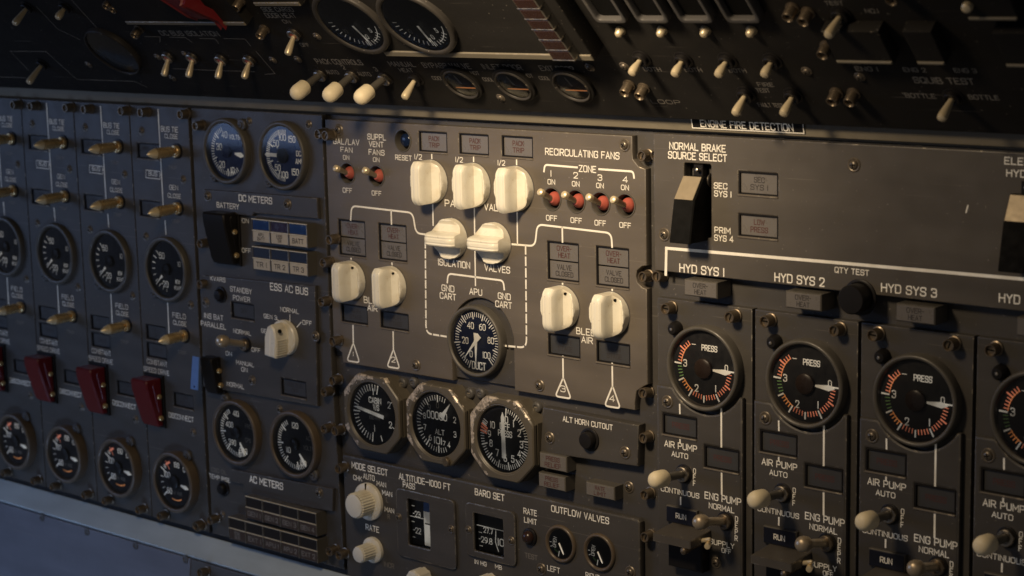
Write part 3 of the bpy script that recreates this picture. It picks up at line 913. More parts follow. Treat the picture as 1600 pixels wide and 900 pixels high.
for tx, x, y, hp, wp in (('KVARS', 340.5, 436, 7.5, 23), ('STANDBY', 376.5, 453.5, 8.5, 33), ('POWER', 377.5, 466.5, 8, 26), ('INS BAT', 334, 495, 8.5, 29), ('PARALLEL', 333.5, 508, 8.5, 38), ('NORMAL', 378.5, 519, 7, 27),
                         ('OFF', 400, 547, 7, 13), ('ON', 357.5, 552.5, 7, 9), ('MANUAL', 383, 568, 7, 27), ('ON', 382, 577.5, 7, 9), ('NORMAL', 368, 602, 7.5, 26), ('ESS AC BUS', 451.5, 451.5, 12, 58), ('NORMAL', 452.5, 485, 7.5, 28), ('GEN 3', 422.5, 495, 7, 20), ('OFF', 480, 504.5, 7.5, 14), ('GEN 2', 418, 518, 7, 19)):
    ess.t_(tx, x, y, hp, wp)
ess.line([(453, 492), (453, 503)], .7); ess.line([(470.5, 503.5), (464, 511)], .7); ess.line([(432, 498), (438, 503)], .7)
ess.screw(319.5, 473); ess.screw(491, 526); ess.screw(392, 595)
ess.hrect(361, 471, 397, 502); ess.hrect(439, 590, 478, 624)
ess.build()
light(F, (361, 471, 397, 502), 3.5, [['OFF']], 'dark window under the words STANDBY POWER', 'dark meter panel windows', 'lensdark')
light(F, (439, 590, 478, 624), 3.5, [['ESS BUS', 'OFF']], 'dark window below the ivory ESS AC BUS pointer knob', 'dark meter panel windows', 'lensdark')
acp = Plate('lettered_strip', 'raised grey strip lettered AC METERS above the dark button rows', [(378, 770), (378, 752), (520, 762), (521, 800), (500, 796), (383, 771)], h=3.5, t=3.5)
acp.outer = [acp.fr.uv(*p, 3.5) for p in ((380, 770), (497, 796), (519, 799), (520, 764), (360, 733), (358, 752), (380, 757))]
acp.t_('AC METERS', 416, 754, 11.5, 51); acp.screw(497, 771)
acp.build()


def d_volt(g, r):
    for v in range(25): pass
    for i in range(31):
        a = 110+i*6.6; big = i % 10 == 4
        g.ribbon([pol(r*(.74 if not big else .66), a), pol(r*.88, a)], 0.7 if not big else 1.2, .06, 'ink')
    g.num('40', r*.60, 103, 5.2); g.num('VOLTS', r*.66, 52, 3.6); g.num('30', r*.47, 163, 5.2); g.num('20', r*.60, 236, 5.2); g.num('10', r*.72, 288, 5.2)


def d_amp(g, r):
    for i in range(41):
        a = 82+i*4.7; big = i % 10 == 5
        g.ribbon([pol(r*(.74 if not big else .62), a), pol(r*.88, a)], .65 if not big else 1.2, .06, 'ink')
    for tx, a, q in (('100', 93, .62), ('150', 53, .72), ('50', 133, .55), ('50', 232, .55), ('100', 270, .66), ('150', 315, .76)): g.num(tx, r*q, a, 5)
    g.num('DC', r*.75, 8, 4); g.num('AMP', r*.78, -12, 4); g.num('+', r*.42, 140, 3.4); g.num('-', r*.4, 215, 3.4)


def d_ac(g, r):
    for i in range(29):
        a = 118+i*6.6; big = i % 7 == 3
        g.ribbon([pol(r*(.74 if not big else .64), a), pol(r*.88, a)], 0.7 if not big else 1.25, .06, 'ink')


def d_acv(g, r):
    d_ac(g, r)
    for tx, a, q in (('410', 92, .68), ('400', 150, .46), ('390', 235, .5), ('380', 295, .70)): g.num(tx, r*q, a, 4.6)
    g.num('FREQ', r*.72, 25, 3.4, 'faded'); g.num('CPS', r*.6, -20, 3.4, 'faded')


def d_acw(g, r):
    d_ac(g, r)
    for tx, a, q in (('120', 88, .66), ('110', 215, .45), ('100', 300, .72)): g.num(tx, r*q, a, 4.6)
    g.num('AC', r*.72, 25, 3.4, 'faded'); g.num('VOLTS', r*.66, -4, 3.4, 'faded')


gauge(F, 355, 235, 27, 'deep blue voltmeter marked 10 to 40 above BATTERY lettering', 'meters beside the generator columns', d_volt, [('wedge', -8, 10, 21.5, 2.2)], (5, 'dialblue'), dial='dialblue', bh=6, lugs=(228, 50))
gauge(F, 443, 242, 27.5, 'deep blue ammeter marked to 150 both ways, above DC METERS', 'meters beside the generator columns', d_amp, [('club', 180, 6, 21, 1.5)], (6, 'dial'), dial='dialblue', bh=6, lugs=(228,))
gauge(F, 371, 675, 28, 'brown rimmed frequency meter numbered 380 to 410, above AC METERS', 'meters beside the generator columns', d_acv, [('wedge', -62, 9, 21, 1.7)], (5, 'dial'), bez='brownrim', bh=7, lugs=(120,))
gauge(F, 462, 693.5, 28, 'brown rimmed AC voltmeter numbered 100 to 120, above AC METERS', 'meters beside the generator columns', d_acw, [('wedge', -52, 9, 21, 1.7)], (5, 'dial'), bez='brownrim', bh=7, lugs=(310,))


def buttons(fr, quad, n, H, rows, names, group, lit, where):
    """a row of n tall square keys, front face H mm out: dark lens above, label plate below"""
    (x0, y0), (x1, y1), hp = quad
    u0, v0 = fr.uv(x0, y0, H); u1, v1 = fr.uv(x1, y1, H); hh = hp*fr.mmv((x0+x1)/2, (y0+y1)/2, H); wd = (u1-u0)/n
    vt = (v0+v1)/2
    for i in range(n):
        o = thing('selector_key', f'{names[i]}, {where}', 'push button', fr, u0+wd*(i+.5), vt-hh/2, 0, group)
        w = wd-.5
        b = MB(); b.box(-w/2, w/2, -hh/2, hh/2, -2, H-.4, 'rim', .3)
        b.box(-w/2, w/2, -.35, .35, H-.5, H+.25, 'chrome', .1); b.box(-w/2, w/2, hh/2-.7, hh/2, H-.5, H+.25, 'chrome', .1); b.box(w/2-.7, w/2-.02, -hh/2, hh/2-.72, H-.5, H+.2, 'steel', .1); b.box(-w/2+.02, -w/2+.6, -hh/2, hh/2-.72, H-.5, H+.2, 'rim', .1); b.build('key_body', o)  # bright strips put the light on the key edges into the colour
        l = MB(); l.box(-w/2+1.1, w/2-1.1, .9, hh/2-1.3, H-.6, H+.05, lit[i], .3); l.build('lens', o)
        c = MB(); c.box(-w/2+.8, w/2-.85, -hh/2+.6, -.6, H-.6, H+.1, 'cap' if rows[i][0] != '!' else 'capbrown', .3); co = c.build('label_cap', o)
        tl = [q for q in rows[i].lstrip('!').split('|') if q]
        t = MB(); k = len(tl); Ht = 3.6 if k == 1 else 2.5
        for j, tx in enumerate(tl): t.text(tx, 0, -hh/4+(k-1)*Ht*.7-j*Ht*1.4, Ht, 'etch' if rows[i][0] != '!' else 'faded', H+.2, min(w*.8, Ht*.85*len(tx)), .18)
        if t.f: t.build('lettering', co, 0)


buttons(F, ((392.5, 340.5), (479.5, 351), 37), 3, 10, ['APU|BATT', 'ESS|TR', 'BATT'], ['key lettered APU BATT with bright blue lens', 'key lettered ESS TR with violet blue lens', 'key lettered only BATT with blue lens'], 'cream capped meter keys', ['lensblue', 'lensviolet', 'lensblue'], 'upper key row under DC METERS')
buttons(F, ((393.5, 385), (480, 394), 37), 3, 10, ['TR 1', 'TR 2', 'TR 3'], ['first key, TR 1, below APU BATT', 'middle key, TR 2, below ESS TR', 'last key, TR 3, below the plain BATT key'], 'cream capped meter keys', ['navy']*3, 'lower key row under DC METERS')
RN = ['first', 'second', 'third', 'fourth', 'fifth']
buttons(F, ((382.5, 774), (494, 802.5), 35.5), 4, 11, ['!GEN 1', '!GEN 2', '!GEN 3', '!GEN 4'], [RN[i]+' dark key from the generator columns' for i in range(4)], 'dark meter keys under AC METERS', ['brownlens']*4, 'upper row below AC METERS')
buttons(F, ((356.5, 807.5), (495.5, 843), 35.5), 5, 11, ['!ESS|BUS', '!EXT 1', '!APU 1', '!APU 2', '!EXT 2'], [RN[i]+' dark key from the generator columns' for i in range(5)], 'dark meter keys under AC METERS', ['brownlens']*5, 'lower row below AC METERS')
red_guard(F, (314.5, 331), (377, 410), 27, 'large black flip guard over the BATTERY switch', None, 'black')
push_button(F, 341.5, 461, 4.6, 'recessed black button under the word KVARS', 'small black push buttons', 3.5)
push_button(F, 346, 764, 4.6, 'recessed black button under CSD OIL TEMP RISE', 'small black push buttons', 0)
toggle(F, (384, 538), (340, 532), 'ball', 'bronze ball tipped toggle beside PARALLEL and NORMAL lettering', None, 3.5)
g_ = red_guard(F, (318, 556), (352, 612), 15, 'black flip guard with pale blue reflection patch below INS BAT PARALLEL toggle', None, 'black')
# blue patch added for the reflection on the guard's front
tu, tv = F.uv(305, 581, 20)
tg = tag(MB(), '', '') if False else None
tm = MB(); tm.prism([(-5.2, -15), (4.6, -15), (5.2, 13), (-3.2, 13)], 0, .7, 'bluepatch', .2); tm.lathe([(.9, .72), (0, .73)], 'matt', 12, (0, -12.5))
to = tm.build('sheen_patch'); to.matrix_world = F.mat(tu, tv, 20) @ Matrix.Rotation(R(-5), 4, 'X'); tag(to, 'pale blue patch standing in for a reflection on the black guard below PARALLEL', 'reflection patch')

# ESS AC BUS pointer knob
eu, ev = F.uv(447, 527, 3.5)
ko = thing('pointer_selector', 'ivory pointer knob with ribbed side under ESS AC BUS', 'selector knob', F, eu, ev, 3.5)
m = MB(); m.lathe([(14.5, 0), (14.5, 3.4), (13.6, 4.4), (12, 4.6), (0, 4.6)], 'ivory', 40); m.build('skirt', ko)
m = MB(); P = [(-6.5, -13.5), (6.5, -13.5), (7, 2), (4.2, 10.5), (0, 13.2), (-4.2, 10.5), (-7, 2)]
m.prism(P, 4.5, 17.5, 'ivory', 1.1)
for i in range(7): m.box(6.4, 7.5, -11.6+i*2.0, -10.6+i*2.0, 5, 16, 'ivory', .25)
m.build('pointer_body', ko, 30)
m = MB(); m.box(-.35, .35, -13, 8, 17.4, 17.7, 'white', .05); m.build('pointer_line', ko)
m = MB(); m.lathe([(1.6, 7), (1.6, 8.6), (1.2, 8.6), (1, 8), (0, 8)], 'matt', 14, axis=((1.5, 6, 9), (.6, .3, .5))); m.build('set_screw', ko)
ko.rotation_euler.rotate_axis('Z', R(-6))

# ================================================================== CENTRE VALVE PLATE
gd = F.uv(744, 532, 6.5)
vp = Plate('valve_control_plate', 'large grey brown plate with white flow diagram and ivory valve knobs', [(512, 187), (988, 211.5)], uv=False, t=7, mat='taupe')
gr = 30.5
arc = [(gd[0]+gr*math.cos(R(a)), gd[1]+gr*math.sin(R(a))) for a in range(10, 171, 8)]
bl = F.uv(536, 566.5); bm = F.uv(698, 592); br = F.uv(992, 641)
vb = lambda u: bl[1]+(br[1]-bl[1])*(u-bl[0])/(br[0]-bl[0])


def notch(px, py, r, side):
    u, v = F.uv(px, py)
    return u, v, r, side


ur = F.uv(1010, 400)[0]; ul = F.uv(512, 300)[0]; vt = F.uv(750, 199.5)[1]
out = [bl, (gd[0]-gr, vb(gd[0]-gr))]
out += arc[::-1][0:0]
out += [(gd[0]-gr, arc[-1][1])]+arc[::-1]+[(gd[0]+gr, arc[0][1]), (gd[0]+gr, vb(gd[0]+gr)), br]
nz = F.uv(1003, 617); out += [(br[0], nz[1]-6), (br[0]+1.5, nz[1]+2), (ur-3, nz[1]+6.5), (ur, nz[1]+8)]
nz = F.uv(1007, 433)
out += [(ur, nz[1]-8), (ur-4, nz[1]-7.2), (ur-8, nz[1]-4), (ur-9, nz[1]), (ur-8, nz[1]+4), (ur-4, nz[1]+7.2), (ur, nz[1]+8)]
nz = F.uv(1008, 243); out += [(ur, nz[1]-9), (ur-6, nz[1]-7.5), (ur-10.5, nz[1]-3), (ur-11, nz[1]+2), (ur-11, vt), (ul, vt)]
for px, py in ((519, 372), (510, 411), (512, 474), (522, 533)):
    nz = F.uv(px, py); out += [(ul, nz[1]+6.5)] if py == 372 else []
out += [(ul, F.uv(516, 540)[1]), (bl[0]-1, F.uv(530, 550)[1])]
vp.outer = out
vp.u0 = sum(p[0] for p in out)/len(out); vp.v0 = sum(p[1] for p in out)/len(out); vp.root.matrix_world = F.mat(vp.u0, vp.v0)
for tx, x, y, hp, wp in (('GAL/LAV', 541, 221.5, 9.5, 40), ('FAN', 541.5, 234, 8.5, 18), ('ON', 541, 246, 7.5, 9), ('OFF', 543, 297.5, 8, 14), ('SUPPL', 588.5, 214, 9.5, 28), ('VENT', 588, 225.5, 9, 22), ('FANS', 588.5, 238, 9, 24), ('ON', 588, 249.5, 7.5, 9.5), ('OFF', 588.5, 302, 8, 14.5),
                         ('RESET', 630.5, 246.5, 8.5, 25), ('1/2', 653.5, 245, 8.5, 11), ('1/2', 717.5, 249.5, 8.5, 11), ('1/2', 783.5, 254.5, 8.5, 11), ('PACK', 712, 318.5, 11, 33), ('VALVES', 779, 325, 11, 44),
                         ('ISOLATION', 709.5, 412, 11, 49), ('VALVES', 777, 420, 11, 39), ('GND', 700, 450.5, 10.5, 19), ('CART', 700, 463, 10.5, 24.5), ('APU', 743.5, 456, 10.5, 19), ('GND', 788, 463, 10.5, 19), ('CART', 787, 476, 10.5, 25),
                         ('BLEED', 586, 470.5, 10.5, 34), ('AIR', 582, 481.5, 10, 15), ('BLEED', 919, 519, 11, 36), ('AIR', 917.5, 531.5, 10.5, 17),
                         ('RECIRCULATING FANS', 909, 240, 11.5, 115), ('ZONE', 918, 264, 11, 26), ('1', 861, 271, 10, None), ('2', 899.7, 274, 10, 6), ('3', 937.6, 277.5, 10, 6), ('4', 977, 280.5, 10, 7),
                         ('ON', 861.6, 284.2, 8.5, 11), ('ON', 899.7, 287.3, 8.5, 11), ('ON', 937.6, 290, 8.5, 11), ('ON', 976.6, 293, 8.5, 11.5), ('OFF', 862, 340.8, 9, 16.5), ('OFF', 900.5, 344.5, 9, 17), ('OFF', 938, 348.5, 9, 17), ('OFF', 977, 352, 9, 17.5),
                         ('1', 552, 553, 7.5, None), ('2', 614.8, 562, 9, 5.5), ('3', 879.8, 607.5, 10.5, 7), ('4', 956.4, 622.5, 10.5, 7.5)):
    vp.t_(tx, x, y, hp, wp)
LW = 1.35
vp.line([(674.6, 239), (676.9, 352)], LW*.85); vp.line([(740, 243), (743, 446)], LW*.85); vp.line([(807.2, 247), (808.6, 383)], LW*.85)
vp.line([(548, 344), (549.3, 321.5), (645, 332.5), (650, 364.5), (672, 367)], LW, 5); vp.line([(611.2, 328), (611.8, 350)], LW)
vp.line([(797, 381.3), (836, 384.6), (839.5, 350.5), (955.2, 364.2), (956.5, 386)], LW, 5); vp.line([(878.6, 355), (879, 378)], LW)
vp.line([(548.5, 401), (548.9, 410)], LW); vp.line([(612.3, 408), (613, 420)], LW); vp.line([(879, 441), (879.3, 452)], LW); vp.line([(956.6, 450), (956.8, 462)], LW)
vp.dash([(664.6, 376), (665.8, 521), (700, 526.3)], LW, 5.3, 2.3, 6); vp.dash([(821.3, 384), (822.8, 543.5), (790, 540.3)], LW, 5.8, 2.5, 6)
vp.line([(699, 441.5), (700.2, 427.4), (786.5, 438.5), (788, 452.5)], LW, 5)
vp.line([(850, 268), (851.3, 257.3), (902, 261.6)], LW, 4); vp.line([(936, 264.3), (989.5, 268), (990.8, 278)], LW, 4)
for x0, y0, y1, wd, hb in ((551.6, 506, 538, 20, 27), (614.3, 517, 548, 20, 26.5), (879.6, 557, 592, 25, 29), (956.6, 568, 605, 25, 31)):
    k = F.slope(x0, y1)
    vp.line([(x0, y0), (x0+.5, y1)], LW)
    vp.line([(x0+.5-.8, y1), (x0+.5-wd/2, y1+hb-k*wd/2), (x0+.5+wd/2, y1+hb+k*wd/2), (x0+.5+.8, y1)], LW*.95, 3.2, closed=True)
for x, y in ((974, 227), (648, 571), (841, 603), (527, 203)): vp.screw(x, y)
PT = [(654, 204.5, 698, 239.5), (717, 208, 763, 243.5), (783.5, 211.5, 832, 248)]
DL = [(529, 342, 570.5, 402.5), (591.5, 348, 635, 410), (855, 376, 904, 442), (931, 383.5, 982.5, 451.5)]
HS = [(533, 474, 574, 508.5), (594, 485, 638, 518.5), (856, 520, 906, 561), (931.5, 531, 984, 573)]
for b in PT+DL+HS: vp.hrect(*b)
TG = [((543, 270.5), (522.5, 262)), ((588.5, 275), (568, 265)), ((862.5, 311), (842.5, 299)), ((900, 314.5), (880, 303)), ((938.5, 318), (918, 307)), ((977.5, 321), (956.5, 311))]
for b, _ in TG: vp.hcirc(*b, 8.0)
rp = vp.hcirc(629.5, 219.5, 8.2)
vp.build()
for b, nm in zip(PT, ('first PACK TRIP window, beside the RESET button', 'middle PACK TRIP window of the three', 'third PACK TRIP window, beside RECIRCULATING FANS lettering')):
    light(F, b, 0, [['PACK', 'TRIP']], nm, 'PACK TRIP windows', 'lens', 'etchred')
for b, nm in zip(DL, ('double window, OVERHEAT over VALVE CLOSED, over bleed triangle one', 'double window, OVERHEAT over VALVE CLOSED, over bleed triangle two', 'double window, OVERHEAT over VALVE CLOSED, over bleed triangle three', 'double window, OVERHEAT over VALVE CLOSED, over bleed triangle four')):
    light(F, b, 0, [['OVER-', 'HEAT'], ['VALVE', 'CLOSED']], nm, 'OVERHEAT and VALVE CLOSED windows', 'lens', ['etchred', 'etch'])
for b, nm in zip(HS, ('one', 'two', 'three', 'four')):
    light(F, b, 0, [['HIGH', 'STAGE']], f'dark HIGH STAGE window directly above bleed triangle {nm}', 'HIGH STAGE windows', 'lensdark')
TN = ['red seal toggle under GAL/LAV FAN', 'red seal toggle under SUPPL VENT FANS']+[f'red seal toggle for recirculating fan zone {q}' for q in ('one', 'two', 'three', 'four')]
for (b, t), nm in zip(TG, TN): toggle(F, b, t, 'red', nm, 'red sealed fan toggles')
ro = thing('push_button', 'deep set dark RESET button with bluish shine beside PACK TRIP windows', 'push button', F, rp[0], rp[1])
m = MB(); m.lathe([(8.8, .02), (8.6, .6), (7.9, .7), (7.5, -.5), (7.3, -6), (0, -6)], 'rim', 32); m.build('collar', ro)
m = MB(); m.lathe([(4.8, -6), (4.8, -2.4), (4.2, -1.8), (0, -1.4)], 'resetblue', 24); m.build('button_cap', ro)
for (x, y), nm in zip(((674.5, 283.5), (740.5, 289), (807, 294.5)), ('first upright ivory pack valve knob, below the first PACK TRIP window', 'middle upright ivory pack valve knob, shiniest of three', 'third upright ivory pack valve knob, beside zone one toggle')):
    bar_knob(F, x, y, nm, 'ivory pack valve knobs', 16.2, 18.3, 0, 4.9)
for (x, y), nm in zip(((705, 371), (772, 378)), ('crosswise ivory isolation knob over the lettering ISOLATION', 'crosswise ivory isolation knob over the lettering VALVES')):
    bar_knob(F, x+2, y+1, nm, 'ivory isolation valve knobs', 15.0, 17.5, R(90), 4.3)
for (x, y), nm in zip(((550, 440), (613, 449), (879.5, 482), (956.5, 492.5)), ('one', 'two', 'three', 'four')):
    bar_knob(F, x-.5, y-2.5, f'upright ivory bleed air knob in the line to triangle {nm}', 'ivory bleed air knobs', 15.4, 18, 0, 4.7, pin=True)


def d_duct(g, r):
    for i in range(51):
        a = 248-i*5.9; big = i % 10 == 0; md = i % 5 == 0
        g.ribbon([pol(r*(.72 if md else .78), a), pol(r*(.97 if big else .92), a)], 0.8 if md else .5, .06, 'ink')
    for tx, a, q in (('0', 240, .52), ('20', 184, .50), ('40', 118, .54), ('60', 62, .54), ('80', 8, .60), ('100', -46, .58)): g.num(tx, r*q, a, 4.7)
    g.text('DUCT', 1.5, -r*.80, 5.2, 'ink', .08, 13, .17)


du, dv = F.uv(744, 532)
dm = MB(); dm.box(-30, 30, -33, 30, -6, -3.2, 'board', .6)
do = dm.build('gauge_mount'); do.matrix_world = F.mat(gd[0], gd[1]); tag(do, 'sunken grey mounting plate behind the DUCT gauge', 'mounting plate')
gauge(F, 746, 532, 26.8, 'round DUCT pressure gauge with two crossed white needles', None, d_duct, [('dart', -92, -6, 19, 2.2), ('dart', 230, -6, 18, 2.2)], None, h=-3.2, bh=7.5, dial='dialdeep', inner=.88)

# ================================================================== OCTAGONAL GAUGES AND LOWER CENTRE
def octo(px, py, s, label, draw, needles, rd=24, glassy=True, h=-6, T=15, hub=None, extra=None):
    u, v = F.uv(px, py, h+T)
    o = thing('octagonal_gauge', label, 'gauge', F, u, v, h, 'worn octagonal cabin gauges')
    c = s*.50
    P = [(-s, -s+c), (-s+c, -s), (s-c, -s), (s, -s+c), (s, s-c), (s-c, s), (-s+c, s), (-s, s-c)]
    Q = inset(P, 1.6)
    m = MB(); n = 8
    for (A, z0, z1) in ((P, 0, T-5.2), (Q, T-5.2, T-3.6)):
        vs = [(x, y, z0) for x, y in A]+[(x, y, z1) for x, y in A]
        m.add(vs, [[i, (i+1) % n, n+(i+1) % n, n+i] for i in range(n)], 'bezel')
    m.add([(x, y, T-5.2) for x, y in P]+[(x, y, T-5.2) for x, y in Q], [[i, (i+1) % n, n+(i+1) % n, n+i] for i in range(n)], 'bezel')
    # front plate: octagon outside, round opening inside
    k = 64; vs = []; I = inset(P, .9)

    def onoct(Pp, a):
        d = Vector((math.cos(a), math.sin(a)))
        for i in range(8):
            p, q = Vector(Pp[i]), Vector(Pp[(i+1) % 8]); e = q-p; den = d.x*e.y-d.y*e.x
            if abs(den) < 1e-9: continue
            t = (p.x*e.y-p.y*e.x)/den; w_ = (p.x*d.y-p.y*d.x)/den
            if t > 0 and -1e-6 <= w_ <= 1+1e-6: return d*t
    for i in range(k):
        a = 2*PI*(i+.5)/k; p = onoct(P, a); q = onoct(I, a)
        vs += [(p.x, p.y, T-3.6), (p.x, p.y, T-.9), (q.x, q.y, T)]
        for r_, z in ((rd+2.2, T), (rd+1.6, T-.5), (rd+1.2, T-.4), (rd+.3, T-1.2), (rd, T-3.7)): vs.append((r_*math.cos(a), r_*math.sin(a), z))
    fs = []
    for i in range(k):
        j = (i+1) % k
        for t in range(7): fs.append([i*8+t, j*8+t, j*8+t+1, i*8+t+1])
    m.add(vs, fs, 'bezel')
    m.add([(x, y, T-3.6) for x, y in Q]+[(x, y, T-3.61) for x, y in P], [[n+i, n+(i+1) % n, (i+1) % n, i] for i in range(n)], 'bezel')
    m.build('octagonal_bezel', o, 25)
    face_and_hands(o, rd-.3, T-3.6, T-.9, draw, needles, hub, glassy=glassy)
    if extra: extra(o)
    return o


def d_vs(g, r):
    for i in range(26):
        a = 78+i*8.0; big = i in (0, 13, 24)
        if a > 262: break
        g.ribbon([pol(r*(.74 if not big else .66), a), pol(r*.93, a)], .55 if not big else 1.0, .06, 'ink')
    g.text('CABIN', 1, r*.42, 4.2, 'ink', .08, 13, .17); g.text('V/S', 2, r*.20, 4.2, 'ink', .08, 6, .17)
    g.num('2', r*.76, 28, 5); g.num('2', r*.76, -22, 5); g.num('1', r*.70, 92, 5); g.num('1', r*.5, 268, 5); g.ticks(262, 262, 1, r*.66, r*.95, 1.3); g.ticks(290, 290, 1, r*.76, r*.92, 1.1)
    g.ticks(30, 30, 1, r*.86, r*.95, .9); g.ticks(-24, -24, 1, r*.86, r*.95, .9)
    g.text('1000 FPM', 0, -r*.16, 2.6, 'faded', .08, 11)


def d_alt(g, r):
    for i in range(50):
        a = 90-i*7.2; big = i % 5 == 0
        if a < 66 and a > -62: continue
        g.ribbon([pol(r*(.76 if not big else .70), a), pol(r*.90, a)], .5 if not big else 1.0, .06, 'ink')
    for i in range(10):
        if i in (1, 5): continue
        g.num(str(i), r*.60 if i not in (2, 3, 4) else r*.74, 90-36*i, 4.4, 'ink' if i not in (0, 9) else 'faded')
    g.text('00000', -1, r*.26, 5.4, 'ink', .08, 20, .14); g.text('ALT', 1.5, -r*.25, 3.6, 'ink', .08, 9, .15)
    g.text('101', -.6, -r*.53, 5.0, 'ink', .1, 7.5, .17); g.text('7', 5.6, -r*.58, 3.2, 'ink', .1, 2.4, .17)


def d_dp(g, r):
    for i in range(54):
        a = 84-i*5.45; md = i % 5 == 0
        if a < -206: break
        g.ribbon([pol(r*(.82 if not md else .74), a), pol(r*.95, a)], .5 if not md else 1.0, .06, 'ink')
    for tx, x, y in (('0', .1, .60), ('1', .38, .52), ('2', .60, .26), ('3', .68, -.08), ('4', .58, -.38), ('5', .32, -.58), ('6', .02, -.60), ('7', -.30, -.48), ('8', -.54, -.22), ('9', -.60, .06), ('10', -.46, .36)):
        g.text(tx, x*r, y*r, 4.8, 'ink', .08, None, .15)
    g.text('DIFF', .8, r*.38, 4.2, 'ink', .08, 9, .15); g.text('PRESS', .8, r*.16, 4.2, 'ink', .08, 13, .15)
    for a in (162, 168, 175): g.ribbon([pol(r*.72, a), pol(r*.95, a-3)], 1.4, .09, 'tred')
    g.ticks(-203, -212, 3, r*.78, r*.95, .9)


def alt_knob(o):
    m = MB(); m.lathe([(4.6, 0), (4.6, 6), (4.2, 6.6), (2.8, 6.6), (2.8, 11), (3.4, 11.4), (3.4, 17), (2.9, 17.6), (0, 17.7)], 'bronze', 20, (11.5, -26.5))
    for i in range(12):
        a = 2*PI*i/12; m.box(11.5+3.3*math.cos(a)-.35, 11.5+3.3*math.cos(a)+.35, -26.5+3.3*math.sin(a)-.35, -26.5+3.3*math.sin(a)+.35, 11.6, 16.9, 'bronze', .1)
    m.build('setting_knob', o)


octo(580, 647, 30, 'octagonal CABIN V/S gauge with chipped rim and slanting white needle', d_vs, [('bar', 171, -11, 20, 1.5)], 24.5)
octo(679.5, 664, 30, 'octagonal ALT gauge with five zero drum and setting knob', d_alt, [('dart', 52, 7, 22, 2.8)], 24.5, extra=alt_knob)
octo(783, 687, 30.5, 'octagonal DIFF PRESS gauge, most chipped of three, needle upright', d_dp, [('bar', 91, -14.5, 20, 1.9)], 24.5)
for x, y, nm in ((627, 599, 'between'), (644, 598, ''), (732, 615, ''), (749, 615, ''), (837, 637, '')):
    u, v = F.uv(x, y, -3)
    so = thing('mounting_screw', 'dark round screw on the wall between the octagonal gauges', 'screw', F, u, v, -6, 'screws between the octagonal gauges')
    m = MB(); m.lathe([(4.2, 0), (4.2, 2), (3.4, 3), (2.2, 3.3), (1.8, 2.5), (0, 2.5)], 'dark', 20); m.build('screw_head', so)
    m = MB(); m.box(-1.6, 1.6, -.3, .3, 2.4, 2.9, 'steel', .05); m.build('screw_slot', so)

alt = Plate('horn_cutout_plate', 'small raised plate lettered ALT HORN CUTOUT with black button', [(844, 706.5), (996, 729), (998, 664.5), (848, 636)], h=2, t=8, bev=1.0)
alt.t_('ALT HORN CUTOUT', 918, 661, 9, 77); alt.screw(857, 685); alt.screw(975, 708); alt.build()
push_button(F, 917, 688, 6, 'shiny black button in the middle of the ALT HORN CUTOUT plate', None, 2, H=6)
light(F, (842.5, 706, 885, 739), -6, [['PRESS', 'RELIEF']], 'upper of two PRESS RELIEF blocks beside the DIFF PRESS gauge', 'PRESS RELIEF blocks', 'lens', 'etchred', raised=11)
light(F, (841, 737.5, 883, 769), -6, [['PRESS', 'RELIEF']], 'lower of two PRESS RELIEF blocks beside the DIFF PRESS gauge', 'PRESS RELIEF blocks', 'lens', 'etchred', raised=11)
light(F, (915, 752, 960, 783), -6, [['RATE', 'LIMIT']], 'RATE LIMIT block standing above OUTFLOW VALVES lettering', None, 'lens', 'etchred', raised=10)
for x, y, k in ((981, 762, 'screw'), (1004, 685, 'stud'), (1003.5, 615, 'stud'), (1006, 774, 'stud'), (1006.5, 840, 'stud'), (1001.5, 244, 'stud'), (1003, 433, 'stud')):
    nm = {'screw': 'mounting_screw', 'stud': 'fastener'}[k]; hz = 1.5 if k == 'screw' else 8.5
    u, v = F.uv(x, y, -6+hz)
    so = thing(nm, {762: 'pale cross slotted screw beside the RATE LIMIT block', 685: 'bronze stud beside the ALT HORN CUTOUT plate', 615: 'bronze stud below triangle four, above ALT HORN CUTOUT', 774: 'bronze stud beside the first cream AIR PUMP toggle tip', 840: 'bronze stud beside the first supply guard shelf', 244: 'slotted stud beside RECIRCULATING FANS lettering', 433: 'slotted stud beside the fourth VALVE CLOSED window'}[y], 'screw', F, u, v, -6)
    screw_obj(k, so, 0, 0, 0, R(70), .95)

